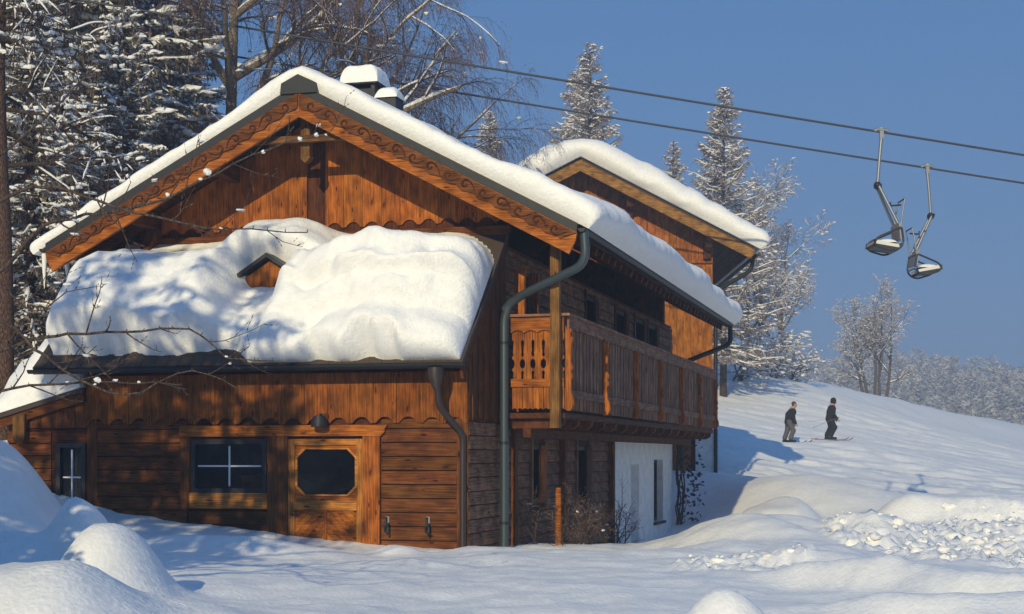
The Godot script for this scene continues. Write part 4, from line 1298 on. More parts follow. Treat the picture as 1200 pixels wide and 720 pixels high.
# branching growth for bare leafy trees
func grow(w, tw, sn, p, d, ln, r, lev, o):
	var sg = o.seg[lev]
	var pts = [p]; var rad = [r]
	var dirs = [d]
	for i in sg:
		d = (d + Vector3(rnd(-1, 1), rnd(-0.7, 0.7), rnd(-1, 1)) * o.wander[lev] + Vector3(0, o.pull[lev], 0)).normalized()
		p += d * ln / sg
		pts.append(p); rad.append(lerpf(r, r * o.taper[lev], (i + 1.0) / sg)); dirs.append(d)
	var last = o.seg.size() - 1
	if lev >= last:
		var g = rnd(0.75, 1.3)
		tw.col = Color(o.twig.r * g, o.twig.g * g, o.twig.b * g)
		if rng.randf() < o.frost: tw.col = Color(0.58, 0.57, 0.58) * rnd(0.8, 1.2)
		for i in sg: 
			sliver(tw, pts[i], pts[i + 1], max(rad[i], o.thin))
		if rng.randf() < o.clump: lump(sn, pts[int(sg / 2.0)] + Vector3(0, r, 0), rnd(0.05, 0.13) * o.size, 0.035 * o.size, rnd(0.04, 0.09) * o.size, 0.5, 3, 4, rnd(0, 6))
		return
	w.col = o.bark[min(lev, o.bark.size() - 1)]
	tube(w, pts, rad, [9, 7, 5, 4, 3][min(lev, 4)], false)
	if lev > 0 and lev <= o.get("snowlev", 9) and rng.randf() < o.snow: snow_ridge(sn, pts, rad, o.ridge, 0.8, 0.12)
	var n = int(o.kids[lev] * rnd(0.8, 1.2))
	for i in n:
		var s = lerpf(o.first[lev], 1.0, (i + rng.randf()) / n) * sg
		var k = min(int(s), sg - 1)
		var q = pts[k].lerp(pts[k + 1], s - k)
		var dd = dirs[k + 1]
		var ax = dd.cross(Vector3(rnd(-1, 1), rnd(-1, 1), rnd(-1, 1))).normalized()
		var nd = dd.rotated(ax, rnd(o.spread[lev][0], o.spread[lev][1]))
		grow(w, tw, sn, q, nd, ln * o.short[lev] * rnd(0.7, 1.2) * (1.25 - 0.6 * s / sg), max(lerpf(rad[k], rad[k + 1], s - k) * 0.55, 0.006), lev + 1, o)

func tree_node(called, parts, label, category, at, turn, group = ""):
	var t = thing(called, label, category, at, turn, group)
	if parts[0].v.size(): put("trunk", parts[0], M.bark, t)
	if parts[1].v.size(): put("crown", parts[1], M.twig, t)
	if parts[2].v.size(): stuff(put("snow", parts[2], M.tree_snow, t))
	return t

func copy_tree(src, label, at, turn, scale, group):
	var c = src.duplicate()
	c.name = numbered(self, String(src.name).rstrip("0123456789").rstrip("_"))
	add_child(c)
	c.position = at; c.rotation.y = turn; c.scale = Vector3.ONE * scale
	c.set_meta("label", label); c.set_meta("group", group)
	return c

func birch_opts():
	return {"seg": [8, 8, 6, 5, 5], "wander": [0.06, 0.13, 0.16, 0.14, 0.10], "pull": [0.05, 0.03, -0.05, -0.22, -0.42], "taper": [0.35, 0.25, 0.3, 0.3, 0.4], "kids": [11, 8, 9, 13], "first": [0.25, 0.25, 0.2, 0.15], "spread": [[0.5, 1.0], [0.5, 1.0], [0.4, 1.1], [0.3, 1.0]], "short": [0.50, 0.48, 0.55, 0.75], "bark": [Color(0.32, 0.25, 0.19), Color(0.34, 0.27, 0.21), Color(0.14, 0.092, 0.075)], "twig": Color(0.115, 0.068, 0.058), "frost": 0.02, "clump": 0.008, "snow": 0.75, "ridge": 0.9, "size": 1.0, "thin": 0.0055, "snowlev": 2}

func make_trees():
	rng.seed = 77
	var s0 = spruce(17.0, 3.2, 0.72, 1.05)
	var s1 = spruce(15.0, 3.5, 0.80, 1.05)
	var g = "snow laden spruces left of the chalet"
	var a = tree_node("spruce_tree", s0, "tall snow laden spruce standing right behind the left roof slope", "tree", at_ground(-9.4, 38), 0.3, g)
	var b = tree_node("spruce_tree", s1, "broad snow laden spruce in the middle of the left wood", "tree", at_ground(-11.2, 46), 1.3, g)
	var more = [[-12.2, 37.5, 1.05, 2.1, "snow laden spruce at the left edge behind the trunk"], [-14.5, 44, 1.15, 0.4, "dark spruce filling the upper left corner"], [-13.0, 49, 1.2, 4.0, "taller spruce rising behind the leftmost roof snow"], [-11.5, 55, 0.95, 5.1, "spruce standing back in the left wood nearest the birch trunk"], [-16.5, 53, 1.2, 2.8, "spruce deep in the wood at the far left"], [-15.5, 58, 1.25, 1.0, "hindmost spruce in the left wood above the lean-to"], [-9.6, 31.5, 0.55, 3.3, "young snow laden spruce close beside the left eave"], [-8.6, 35, 0.6, 0.9, "small spruce just behind the left roof edge"], [-13.2, 33.0, 0.8, 5.5, "spruce with drooping snowy boughs beside the left trunk"], [-17.5, 46, 1.1, 3.9, "spruce half cut off by the left edge"]]
	var i = 0
	for m in more:
		copy_tree(a if i % 2 == 0 else b, m[4], at_ground(m[0], m[1]), m[3], m[2], g)
		i += 1
	# the trunk at the left edge: an old larch close behind the lean-to
	rng.seed = 5
	var l = [MB.new(), MB.new(), MB.new()]
	l[0].col = Color(0.15, 0.085, 0.055)
	var lp = []; var lr = []
	for k in 12:
		lp.append(Vector3(0.05 * sin(k * 0.9), k * 1.4 - 1.0, 0.05 * cos(k * 1.3))); lr.append(0.20 - k * 0.010 + (0.08 if k == 0 else 0.0))
	tube(l[0], lp, lr, 12)
	for k in 46:
		var y = rnd(4.5, 15); var az = rnd(-0.9, 1.6) if k < 30 else rnd(0, TAU)
		var o = {"seg": [10, 6, 4], "wander": [0.16, 0.2, 0.2], "pull": [-0.06, -0.08, -0.15], "taper": [0.3, 0.3, 0.4], "kids": [12, 8], "first": [0.2, 0.1], "spread": [[0.5, 1.1], [0.5, 1.1]], "short": [0.36, 0.5], "bark": [Color(0.08, 0.055, 0.04)], "twig": Color(0.07, 0.05, 0.04), "frost": 0.06, "clump": 0.16, "snow": 0.7, "ridge": 0.7, "size": 1.0, "thin": 0.008}
		grow(l[0], l[1], l[2], Vector3(0, y, 0), dirv(az, rnd(-0.25, 0.25)), rnd(1.2, 2.8), 0.04, 0, o)
	tree_node("larch_tree", l, "old trunk with brown bark at the left edge beside the lean-to", "tree", at_ground(-8.6, 26.5), 0.0)
	# birches behind the ridge
	rng.seed = 21
	var o = birch_opts()
	var bt = [MB.new(), MB.new(), MB.new()]
	bt[0].col = o.bark[0]
	var tp = []; var tr = []
	for k in 9:
		tp.append(Vector3(0.06 * sin(k * 1.1), k * 1.75 - 1.0, 0.06 * cos(k))); tr.append(0.23 - k * 0.018)
	tube(bt[0], tp, tr, 9)
	# the limbs that the picture shows, then the lesser ones: foot height, azimuth, rise, length, radius
	for q in [[6.3, 0.05, 0.42, 6.2, 0.13], [6.0, 0.0, 0.85, 5.0, 0.10], [7.1, 3.1, 0.62, 3.4, 0.12], [6.7, 3.15, 0.16, 3.4, 0.11], [5.0, 3.1, 0.02, 2.8, 0.09], [7.2, 0.1, 0.95, 4.5, 0.10], [4.4, 0.1, 0.10, 2.2, 0.06], [8.6, 2.6, 0.8, 3.5, 0.08], [8.9, 0.1, 0.6, 4.6, 0.09], [9.6, -1.5, 0.6, 3.5, 0.07], [8.4, 1.5, 0.5, 4.0, 0.08], [10.4, 0.2, 0.6, 4.0, 0.07]]:
		grow(bt[0], bt[1], bt[2], Vector3(0, q[0], 0), dirv(q[1], q[2]), q[3], q[4] * 1.35, 1, o)
	tree_node("birch_tree", bt, "birch with thick forked snowy limbs left of the gable peak", "tree", at_ground(-7.0, 39.5), 0.0, "birches behind the chalet")
	var places = [[-4.6, 43.0, 8.0, "birch with hanging purple twigs behind the chimney", 12.2, 3], [-4.4, 41.0, 0.0, "birch leaning right with drooping twigs beyond the chimney", 12.6, 4]]
	for pl in places:
		rng.seed = pl[5]
		var bb = [MB.new(), MB.new(), MB.new()]
		o.kids = [12, 8, 10, 13]
		grow(bb[0], bb[1], bb[2], Vector3(0, -0.6, 0), Vector3(0.03, 1, 0), pl[4], 0.19, 0, o)
		tree_node("birch_tree", bb, pl[3], "tree", at_ground(pl[0], pl[1]), 0.0, "birches behind the chalet")
	# larches beyond the rear house
	rng.seed = 31
	var lg = "frosted larches beyond the rear house"
	var la = tree_node("larch_tree", larch(17.2, 3.9, 0.62, 2.6), "tall frosted larch above the rear house ridge", "tree", at_ground(3.95, 80), 0.2, lg)
	la.scale = Vector3.ONE
	var lb = tree_node("larch_tree", larch(16.0, 4.2, 0.62, 2.6), "tall frosted larch right of the rear house roof", "tree", at_ground(11.0, 82), 1.0, lg)
	copy_tree(la, "thinner larch beside the tall one, left of it above the roof snow", at_ground(8.8, 86), 2.4, 0.74, lg)
	copy_tree(lb, "small distant larch in the gap between the two roofs", at_ground(-1.3, 92), 2.0, 0.85, lg)
	copy_tree(lb, "second larch close behind the one above the rear house ridge", at_ground(3.4, 83), 4.0, 0.98, lg)
	# frosted broadleaf trees at the top of the piste
	var f = {"seg": [8, 7, 6, 5, 4], "wander": [0.07, 0.14, 0.2, 0.22, 0.2], "pull": [0.06, 0.06, 0.0, -0.06, -0.1], "taper": [0.3, 0.25, 0.3, 0.3, 0.4], "kids": [12, 9, 8, 7], "first": [0.25, 0.25, 0.2, 0.15], "spread": [[0.4, 0.9], [0.4, 0.9], [0.4, 1.1], [0.4, 1.1]], "short": [0.46, 0.5, 0.5, 0.6], "bark": [Color(0.16, 0.12, 0.10), Color(0.14, 0.10, 0.085), Color(0.12, 0.085, 0.075)], "twig": Color(0.24, 0.18, 0.16), "frost": 0.30, "clump": 0.05, "snow": 0.7, "ridge": 1.1, "size": 1.3, "thin": 0.013}
	var fg = "frosted trees at the edge of the piste"
	for pl in [[14.9, 96, 10.5, 3, "frosted birch rising beside the rear house eave", 0.18], [17.0, 100, 8.5, 8, "frosted round topped tree at the right end of the rear house trees", 0.16], [13.6, 92, 7.5, 12, "low frosted tree close to the rear house downpipe", 0.14]]:
		rng.seed = pl[3]
		var q = [MB.new(), MB.new(), MB.new()]
		grow(q[0], q[1], q[2], Vector3(0, -0.6, 0), Vector3(rnd(-0.1, 0.1), 1, 0), pl[2], pl[5], 0, f)
		tree_node("frosted_tree", q, pl[4], "tree", at_ground(pl[0], pl[1]), 0.0, fg)
	# the lone group on the ridge: several stems from one foot
	rng.seed = 41
	var lone = [MB.new(), MB.new(), MB.new()]
	f.thin = 0.015; f.kids = [11, 8, 9, 8]; f.size = 1.4
	for st in [[-0.9, 0.02, -0.18, 11.0], [-0.1, 0.0, -0.06, 12.0], [0.5, 0.05, 0.02, 11.6], [1.3, 0.0, 0.16, 12.6], [-1.4, 0.0, -0.3, 9.0]]:
		grow(lone[0], lone[1], lone[2], Vector3(st[0], -0.5, st[1]), Vector3(st[2], 1, rnd(-0.1, 0.1)), st[3], 0.22, 0, f)
	for st in [[-0.8, 3.1, 0.35, 5.0, 1.6], [1.4, -0.1, 0.3, 3.6, 1.8]]:
		grow(lone[0], lone[1], lone[2], Vector3(st[0], st[4], 0), dirv(st[1], st[2]), st[3], 0.12, 1, f)
	tree_node("frosted_tree", lone, "lone many stemmed frosted tree standing on the right ridge", "tree", at_ground(30.9, 134), 0.0, fg).scale = Vector3.ONE * 0.66
	# snowy bushes under them
	for pl in [[12.6, 88, 3.0, 51, "snow covered bush below the rear house eave"], [15.4, 94, 3.2, 52, "snow covered bush at the foot of the frosted trees"], [16.9, 97, 2.6, 53, "snow covered bush at the right end of the frosted trees"]]:
		rng.seed = pl[3]
		var q = [MB.new(), MB.new(), MB.new()]
		f.clump = 0.35; f.size = 2.0
		for k in 9:
			grow(q[0], q[1], q[2], Vector3(rnd(-0.5, 0.5), -0.3, rnd(-0.5, 0.5)), dirv(rnd(0, TAU), rnd(0.4, 1.2)), pl[2], 0.05, 2, f)
		tree_node("snowy_bush", q, pl[4], "bush", at_ground(pl[0], pl[1]), 0.0, "snowy bushes at the edge of the piste")

# the bare tree outside the frame whose boughs reach across the gable
func make_near_tree():
	rng.seed = 90
	var p = [MB.new(), MB.new(), MB.new()]
	p[0].col = Color(0.10, 0.075, 0.06)
	var foot = at_ground(-6.4, 12.2)
	tube(p[0], [Vector3(0, -0.5, 0), Vector3(0.05, 1.5, 0), Vector3(0.0, 3.0, 0.05), Vector3(-0.05, 4.6, 0), Vector3(0.0, 6.2, 0)], [0.17, 0.14, 0.12, 0.09, 0.05], 9)
	# boughs as they cross the picture: world points, thick end first
	var boughs = [
		[[-6.4, 2.6, 12.0], [-4.2, 2.95, 12.0], [-3.55, 3.45, 12.0], [-2.75, 3.62, 12.0], [-2.25, 3.85, 12.0], [-1.72, 4.10, 12.05], [-1.42, 4.16, 12.1]],
		[[-6.4, 2.7, 12.0], [-4.4, 3.25, 11.8], [-3.75, 3.62, 11.7], [-3.35, 3.68, 11.6], [-2.9, 3.52, 11.5], [-2.35, 3.38, 11.5], [-1.9, 3.35, 11.5], [-1.5, 3.33, 11.5]],
		[[-6.4, 1.9, 12.0], [-4.4, 2.35, 11.8], [-3.9, 2.74, 11.7], [-3.3, 2.33, 11.6], [-2.85, 2.15, 11.6], [-2.35, 2.33, 11.6], [-2.0, 2.18, 11.6]],
		[[-6.4, 2.1, 12.0], [-4.3, 2.45, 12.2], [-3.6, 2.62, 12.2], [-3.0, 2.66, 12.2], [-2.5, 2.68, 12.2], [-2.2, 2.47, 12.2], [-1.85, 2.44, 12.2]],
		[[-6.4, 1.8, 12.0], [-4.4, 2.15, 12.3], [-3.8, 2.25, 12.4], [-3.2, 2.28, 12.4], [-2.6, 2.27, 12.4]],
		[[-6.4, 3.4, 12.0], [-4.3, 3.9, 12.2], [-3.7, 4.25, 12.2], [-3.2, 4.75, 12.2]],
		[[-6.4, 3.0, 12.0], [-4.4, 3.2, 11.6], [-3.85, 3.05, 11.5], [-3.5, 2.75, 11.5], [-3.25, 2.9, 11.5]]]
	var o = {"seg": [4, 3], "wander": [0.25, 0.25], "pull": [0.10, 0.1], "taper": [0.4, 0.4], "kids": [4], "first": [0.2], "spread": [[0.5, 1.1]], "short": [0.4], "bark": [Color(0.11, 0.08, 0.065)], "twig": Color(0.09, 0.06, 0.05), "frost": 0.0, "clump": 0.05, "snow": 0.12, "ridge": 1.0, "size": 0.35, "thin": 0.004}
	for b in boughs:
		var c := Curve3D.new()
		for i in b.size():
			var q = Vector3(b[i][0], b[i][1], -b[i][2]) - foot
			var t = Vector3.ZERO
			if i > 0 and i < b.size() - 1: t = (Vector3(b[i + 1][0], b[i + 1][1], -b[i + 1][2]) - Vector3(b[i - 1][0], b[i - 1][1], -b[i - 1][2])) / 6.0
			c.add_point(q, -t, t)
		var pts = c.tessellate_even_length(4, 0.16)
		var pp = []; var rr = []
		for i in pts.size():
			pp.append(pts[i] + Vector3(rnd(-0.01, 0.01), rnd(-0.012, 0.012), rnd(-0.01, 0.01))); rr.append(lerpf(0.032, 0.0045, pow(float(i) / (pts.size() - 1), 0.7)))
		p[0].col = Color(0.12, 0.09, 0.075)
		tube(p[0], pp, rr, 6, false)
		for i in range(int(pp.size() * 0.3), pp.size()):
			if rng.randf() < 0.42:
				var d = (pp[min(i + 1, pp.size() - 1)] - pp[i - 1]).normalized()
				grow(p[0], p[1], p[2], pp[i], d.rotated(Vector3(0, 0, 1), rnd(0.4, 1.1) * (1 if rng.randf() < 0.55 else -1)), rnd(0.12, 0.5), max(rr[i] * 0.6, 0.004), 0, o)
			if rng.randf() < 0.14:
				var z = rnd(0.007, 0.016)
				lump(p[2], pp[i] + Vector3(0, rr[i] + z * 0.4, 0), z * rnd(1.0, 1.8), z * 0.8, z, 0.4, 4, 7, 0.0)
			# buds
			tube(p[0], [pp[i], pp[i] + Vector3(rnd(-0.02, 0.02), 0.025, rnd(-0.01, 0.01))], [0.005, 0.002], 4, false)
	for z in [[-2.32, 3.86, 12.0, 0.026], [-3.05, 2.26, 11.6, 0.022], [-2.62, 3.69, 12.0, 0.016], [-1.5, 4.16, 12.08, 0.016], [-1.62, 4.125, 12.06, 0.018], [-1.9, 4.02, 12.03, 0.015]]:
		lump(p[2], Vector3(z[0], z[1], -z[2]) - foot, z[3] * 1.1, z[3], z[3], 0.4, 5, 8, 0.0)
	tree_node("bare_tree", p, "bare tree whose thin twigs reach in from the left across the gable", "tree", foot, 0.0)
	# the trees that dapple the left half of the front, standing behind the photographer's left
	rng.seed = 93
	var s = spruce(9.0, 2.1, 0.35, 0.8)
	var sg = "spruces outside the frame shading the annexe"
	var a = tree_node("spruce_tree", s, "spruce outside the picture on the left that shades the lean-to", "tree", at_ground(-9.3, 12.0), 0.5, sg)
	copy_tree(a, "slender spruce outside the picture on the left that shades the window", at_ground(-7.3, 11.0), 2.5, 1.12, sg)
	copy_tree(a, "thin spruce outside the picture on the left that dapples the door", at_ground(-6.7, 9.2), 1.2, 0.93, sg)
	copy_tree(a, "spruce outside the picture on the far left by the heaps", at_ground(-9.4, 8.6), 4.2, 1.25, sg)

# ---------------------------------------------------------------- small plants at the side wall
func make_plants():
	var q = Transform3D(Basis(Vector3.UP, -TH), CORNER)
	rng.seed = 61
	var o = {"seg": [6, 5, 4], "wander": [0.2, 0.3, 0.3], "pull": [0.05, 0.02, -0.02], "taper": [0.4, 0.4, 0.4], "kids": [7, 6], "first": [0.2, 0.1], "spread": [[0.4, 1.0], [0.5, 1.2]], "short": [0.5, 0.5], "bark": [Color(0.10, 0.065, 0.05)], "twig": Color(0.13, 0.085, 0.065), "frost": 0.0, "clump": 0.01, "snow": 0.0, "ridge": 1.0, "size": 0.5, "thin": 0.005}
	var k = 0
	for pl in [[0.72, 3.5, 1.1, "tangled leafless shrub by the side wall nearest the downpipe"], [0.5, 6.6, 0.95, "tangled leafless shrub under the second side window"]]:
		var p = [MB.new(), MB.new(), MB.new()]
		for i in 16:
			grow(p[0], p[1], p[2], Vector3(rnd(-0.3, 0.3), -0.3, rnd(-1.1, 1.1)), dirv(rnd(0, TAU), rnd(0.8, 1.45)), pl[2] * rnd(0.7, 1.25), 0.012, 0, o)
		var w = q * Vector3(pl[0], 0, -pl[1])
		w.y = ground(w.x, -w.z)
		tree_node("leafless_shrub", p, pl[3], "shrub", w, -TH, "leafless shrubs along the side wall")
		k += 1
	# climber with dark dried leaves at the far plaster corner
	var c = thing("climbing_plant", "climbing plant with dark dried leaves at the plaster corner", "plant", q * Vector3(0.15, 0, -17.95), -TH)
	var st = MB.new(); st.col = Color(0.10, 0.075, 0.06)
	var lf = MB.new()
	for s in 5:
		var pts = []; var pp = Vector3(rnd(-0.05, 0.12), -0.8, rnd(-0.1, 0.1))
		for i in 14:
			pts.append(pp); pp += Vector3(rnd(-0.05, 0.06), 0.24, rnd(-0.05, 0.05))
		tube(st, pts, 0.02, 5, false)
		for i in 46:
			var b = pts[int(rnd(1, 13))] + Vector3(rnd(0.0, 0.55), rnd(-0.15, 0.15), rnd(-0.2, 0.25))
			lf.col = Color(0.022, 0.026, 0.05) * rnd(0.7, 1.5)
			var d = Vector3(rnd(-1, 1), rnd(-1, 1), rnd(-1, 1)).normalized() * 0.06; var e = d.cross(Vector3(rnd(-1, 1), 1, rnd(-1, 1))).normalized() * 0.045
			lf.tri(b - d, b + e, b + d); lf.tri(b - d, b + d, b - e)
	put("stem", st, M.bark, c); put("leaves", lf, M.twig, c)
	# a short log stood against the wall
	var lg = thing("wooden_stake", "short orange wooden stake standing in front of the side wall shrub", "stake", q * Vector3(0.62, 0, -3.0), -TH)
	var m = MB.new(); m.col = WARM; tube(m, [Vector3(0, -0.3, 0), Vector3(0, 0.5, 0), Vector3(0, 1.18, 0), Vector3(0, 1.2, 0)], [0.05, 0.05, 0.046, 0.04], 10)
	put("shaft", m, M.wood, lg)

# ---------------------------------------------------------------- chair lift
func make_lift():
	var rope = [[36.0, 9.09, -0.1615, 8.43], [40.0, 9.0, -0.158, 10.53]]
	for i in 2:
		var d = rope[i][0]
		# height at the chair
		var yc = EYE + (535.0 - (155.0 if i == 0 else 197.0)) * d / 1850.0
		var xc = rope[i][3]
		var mb = MB.new(); var pts = []
		for k in 41:
			var x = -70.0 + k * 3.5
			pts.append(Vector3(x, yc + (x - xc) * rope[i][2] + 0.00018 * (x - xc) * (x - xc), -d))
		tube(mb, pts, 0.026, 6)
		var o = put("lift_cable", mb, M.rope)
		tag(o, ["upper dark steel lift cable crossing the sky", "lower dark steel lift cable crossing the sky"][i], "cable", "cables of the chair lift")
		chair(Vector3(xc, yc, -d), -1.0 if i == 0 else 1.0, ["empty lift chair hanging from the upper cable, its seat pointing left", "empty lift chair hanging from the lower cable, its seat pointing right"][i])

func chair(at, f, label):
	var t = thing("lift_chair", label, "lift chair", at, 0.0, "empty chairs on the lift")
	var mb = MB.new(); tube(mb, [Vector3(-0.16, 0.02, 0), Vector3(-0.10, 0.06, 0), Vector3(0.10, 0.05, 0), Vector3(0.16, 0.01, 0)], [0.03, 0.045, 0.045, 0.03], 8); box(mb, -0.045, 0.045, -0.14, 0.03, -0.04, 0.04)
	put("grip", mb, M.steel, t)
	mb = MB.new(); lump(mb, Vector3(0, 0.07, 0), 0.06, 0.035, 0.04, 0.2, 4, 8); put("snow", mb, M.tree_snow, t)
	# f < 0: seat points left
	var k = Vector3(f * 0.09, -1.22, 0)
	mb = MB.new(); tube(mb, [Vector3(0, -0.1, 0), k * 0.5, k], [0.040, 0.036, 0.036], 8); put("hanger", mb, M.steel, t)
	mb = MB.new(); lump(mb, k, 0.10, 0.09, 0.16, 0.15, 5, 8); put("joint", mb, M.black, t)
	var hip = Vector3(-f * 0.36, -2.28, 0)
	for s in [-1.0, 1.0]:
		mb = MB.new()
		tube(mb, bend([k + Vector3(0, 0, s * 0.10), hip + Vector3(0, 0.1, s * 0.22)], 0.1), 0.035, 7); put("arm", mb, M.steel, t)
		# side hoop: armrest forward, then round under the seat and back up
		mb = MB.new()
		var z = s * 0.40
		tube(mb, bend([hip + Vector3(0, 0.06, z), hip + Vector3(f * 0.60, -0.20, z), hip + Vector3(f * 0.62, -0.36, z), hip + Vector3(f * 0.16, -0.50, z), hip + Vector3(-f * 0.06, -0.34, z), hip + Vector3(0, 0.06, z)], 0.14, 5), 0.024, 7)
		put("side_hoop", mb, M.black, t)
	mb = MB.new(); tube(mb, [hip + Vector3(0, 0.06, -0.42), hip + Vector3(0, 0.06, 0.42)], 0.032, 7); tube(mb, [hip + Vector3(-f * 0.04, -0.30, -0.42), hip + Vector3(-f * 0.04, -0.30, 0.42)], 0.025, 6)
	put("cross_bar", mb, M.steel, t)
	var tr = Transform3D(Basis(Vector3(f, 0, 0), Vector3.UP, Vector3(0, 0, f)), hip)
	mb = MB.new(); prism(mb, PackedVector2Array([Vector2(0.04, -0.40), Vector2(0.60, -0.30), Vector2(0.62, -0.26), Vector2(0.56, -0.22), Vector2(0.05, -0.33)]), -0.38, 0.38, tr); put("seat", mb, M.seat, t)
	mb = MB.new(); prism(mb, PackedVector2Array([Vector2(0.06, -0.46), Vector2(0.60, -0.37), Vector2(0.60, -0.305), Vector2(0.06, -0.405)]), -0.36, 0.36, tr); put("seat_base", mb, M.black, t)
	mb = MB.new(); prism(mb, PackedVector2Array([Vector2(-0.03, -0.22), Vector2(0.02, -0.22), Vector2(0.06, 0.16), Vector2(0.01, 0.16)]), -0.38, 0.38, tr); put("backrest", mb, M.steel, t)
	mb = MB.new(); pillow(mb, hip + Vector3(f * 0.32, -0.27, 0), 0.24, 0.33, 0.10, 3.0, 10); put("snow", mb, M.tree_snow, t)
	# raised safety bar with its foot rest
	for s in [-1.0, 1.0]:
		mb = MB.new(); tube(mb, bend([hip + Vector3(0, 0.05, s * 0.34), hip + Vector3(-f * 0.03, 0.34, s * 0.34), hip + Vector3(-f * 0.10, 0.72, s * 0.30)], 0.08), 0.017, 6); put("safety_bar", mb, M.steel, t)
	mb = MB.new(); tube(mb, bend([hip + Vector3(-f * 0.10, 0.72, -0.30), hip + Vector3(-f * 0.10, 0.72, 0.30)], 0.1), 0.017, 6)
	tube(mb, [hip + Vector3(-f * 0.09, 0.62, 0.0), hip + Vector3(f * 0.14, 0.60, 0.0), hip + Vector3(f * 0.16, 0.68, 0.0)], 0.022, 6)
	put("foot_rest", mb, M.black, t)

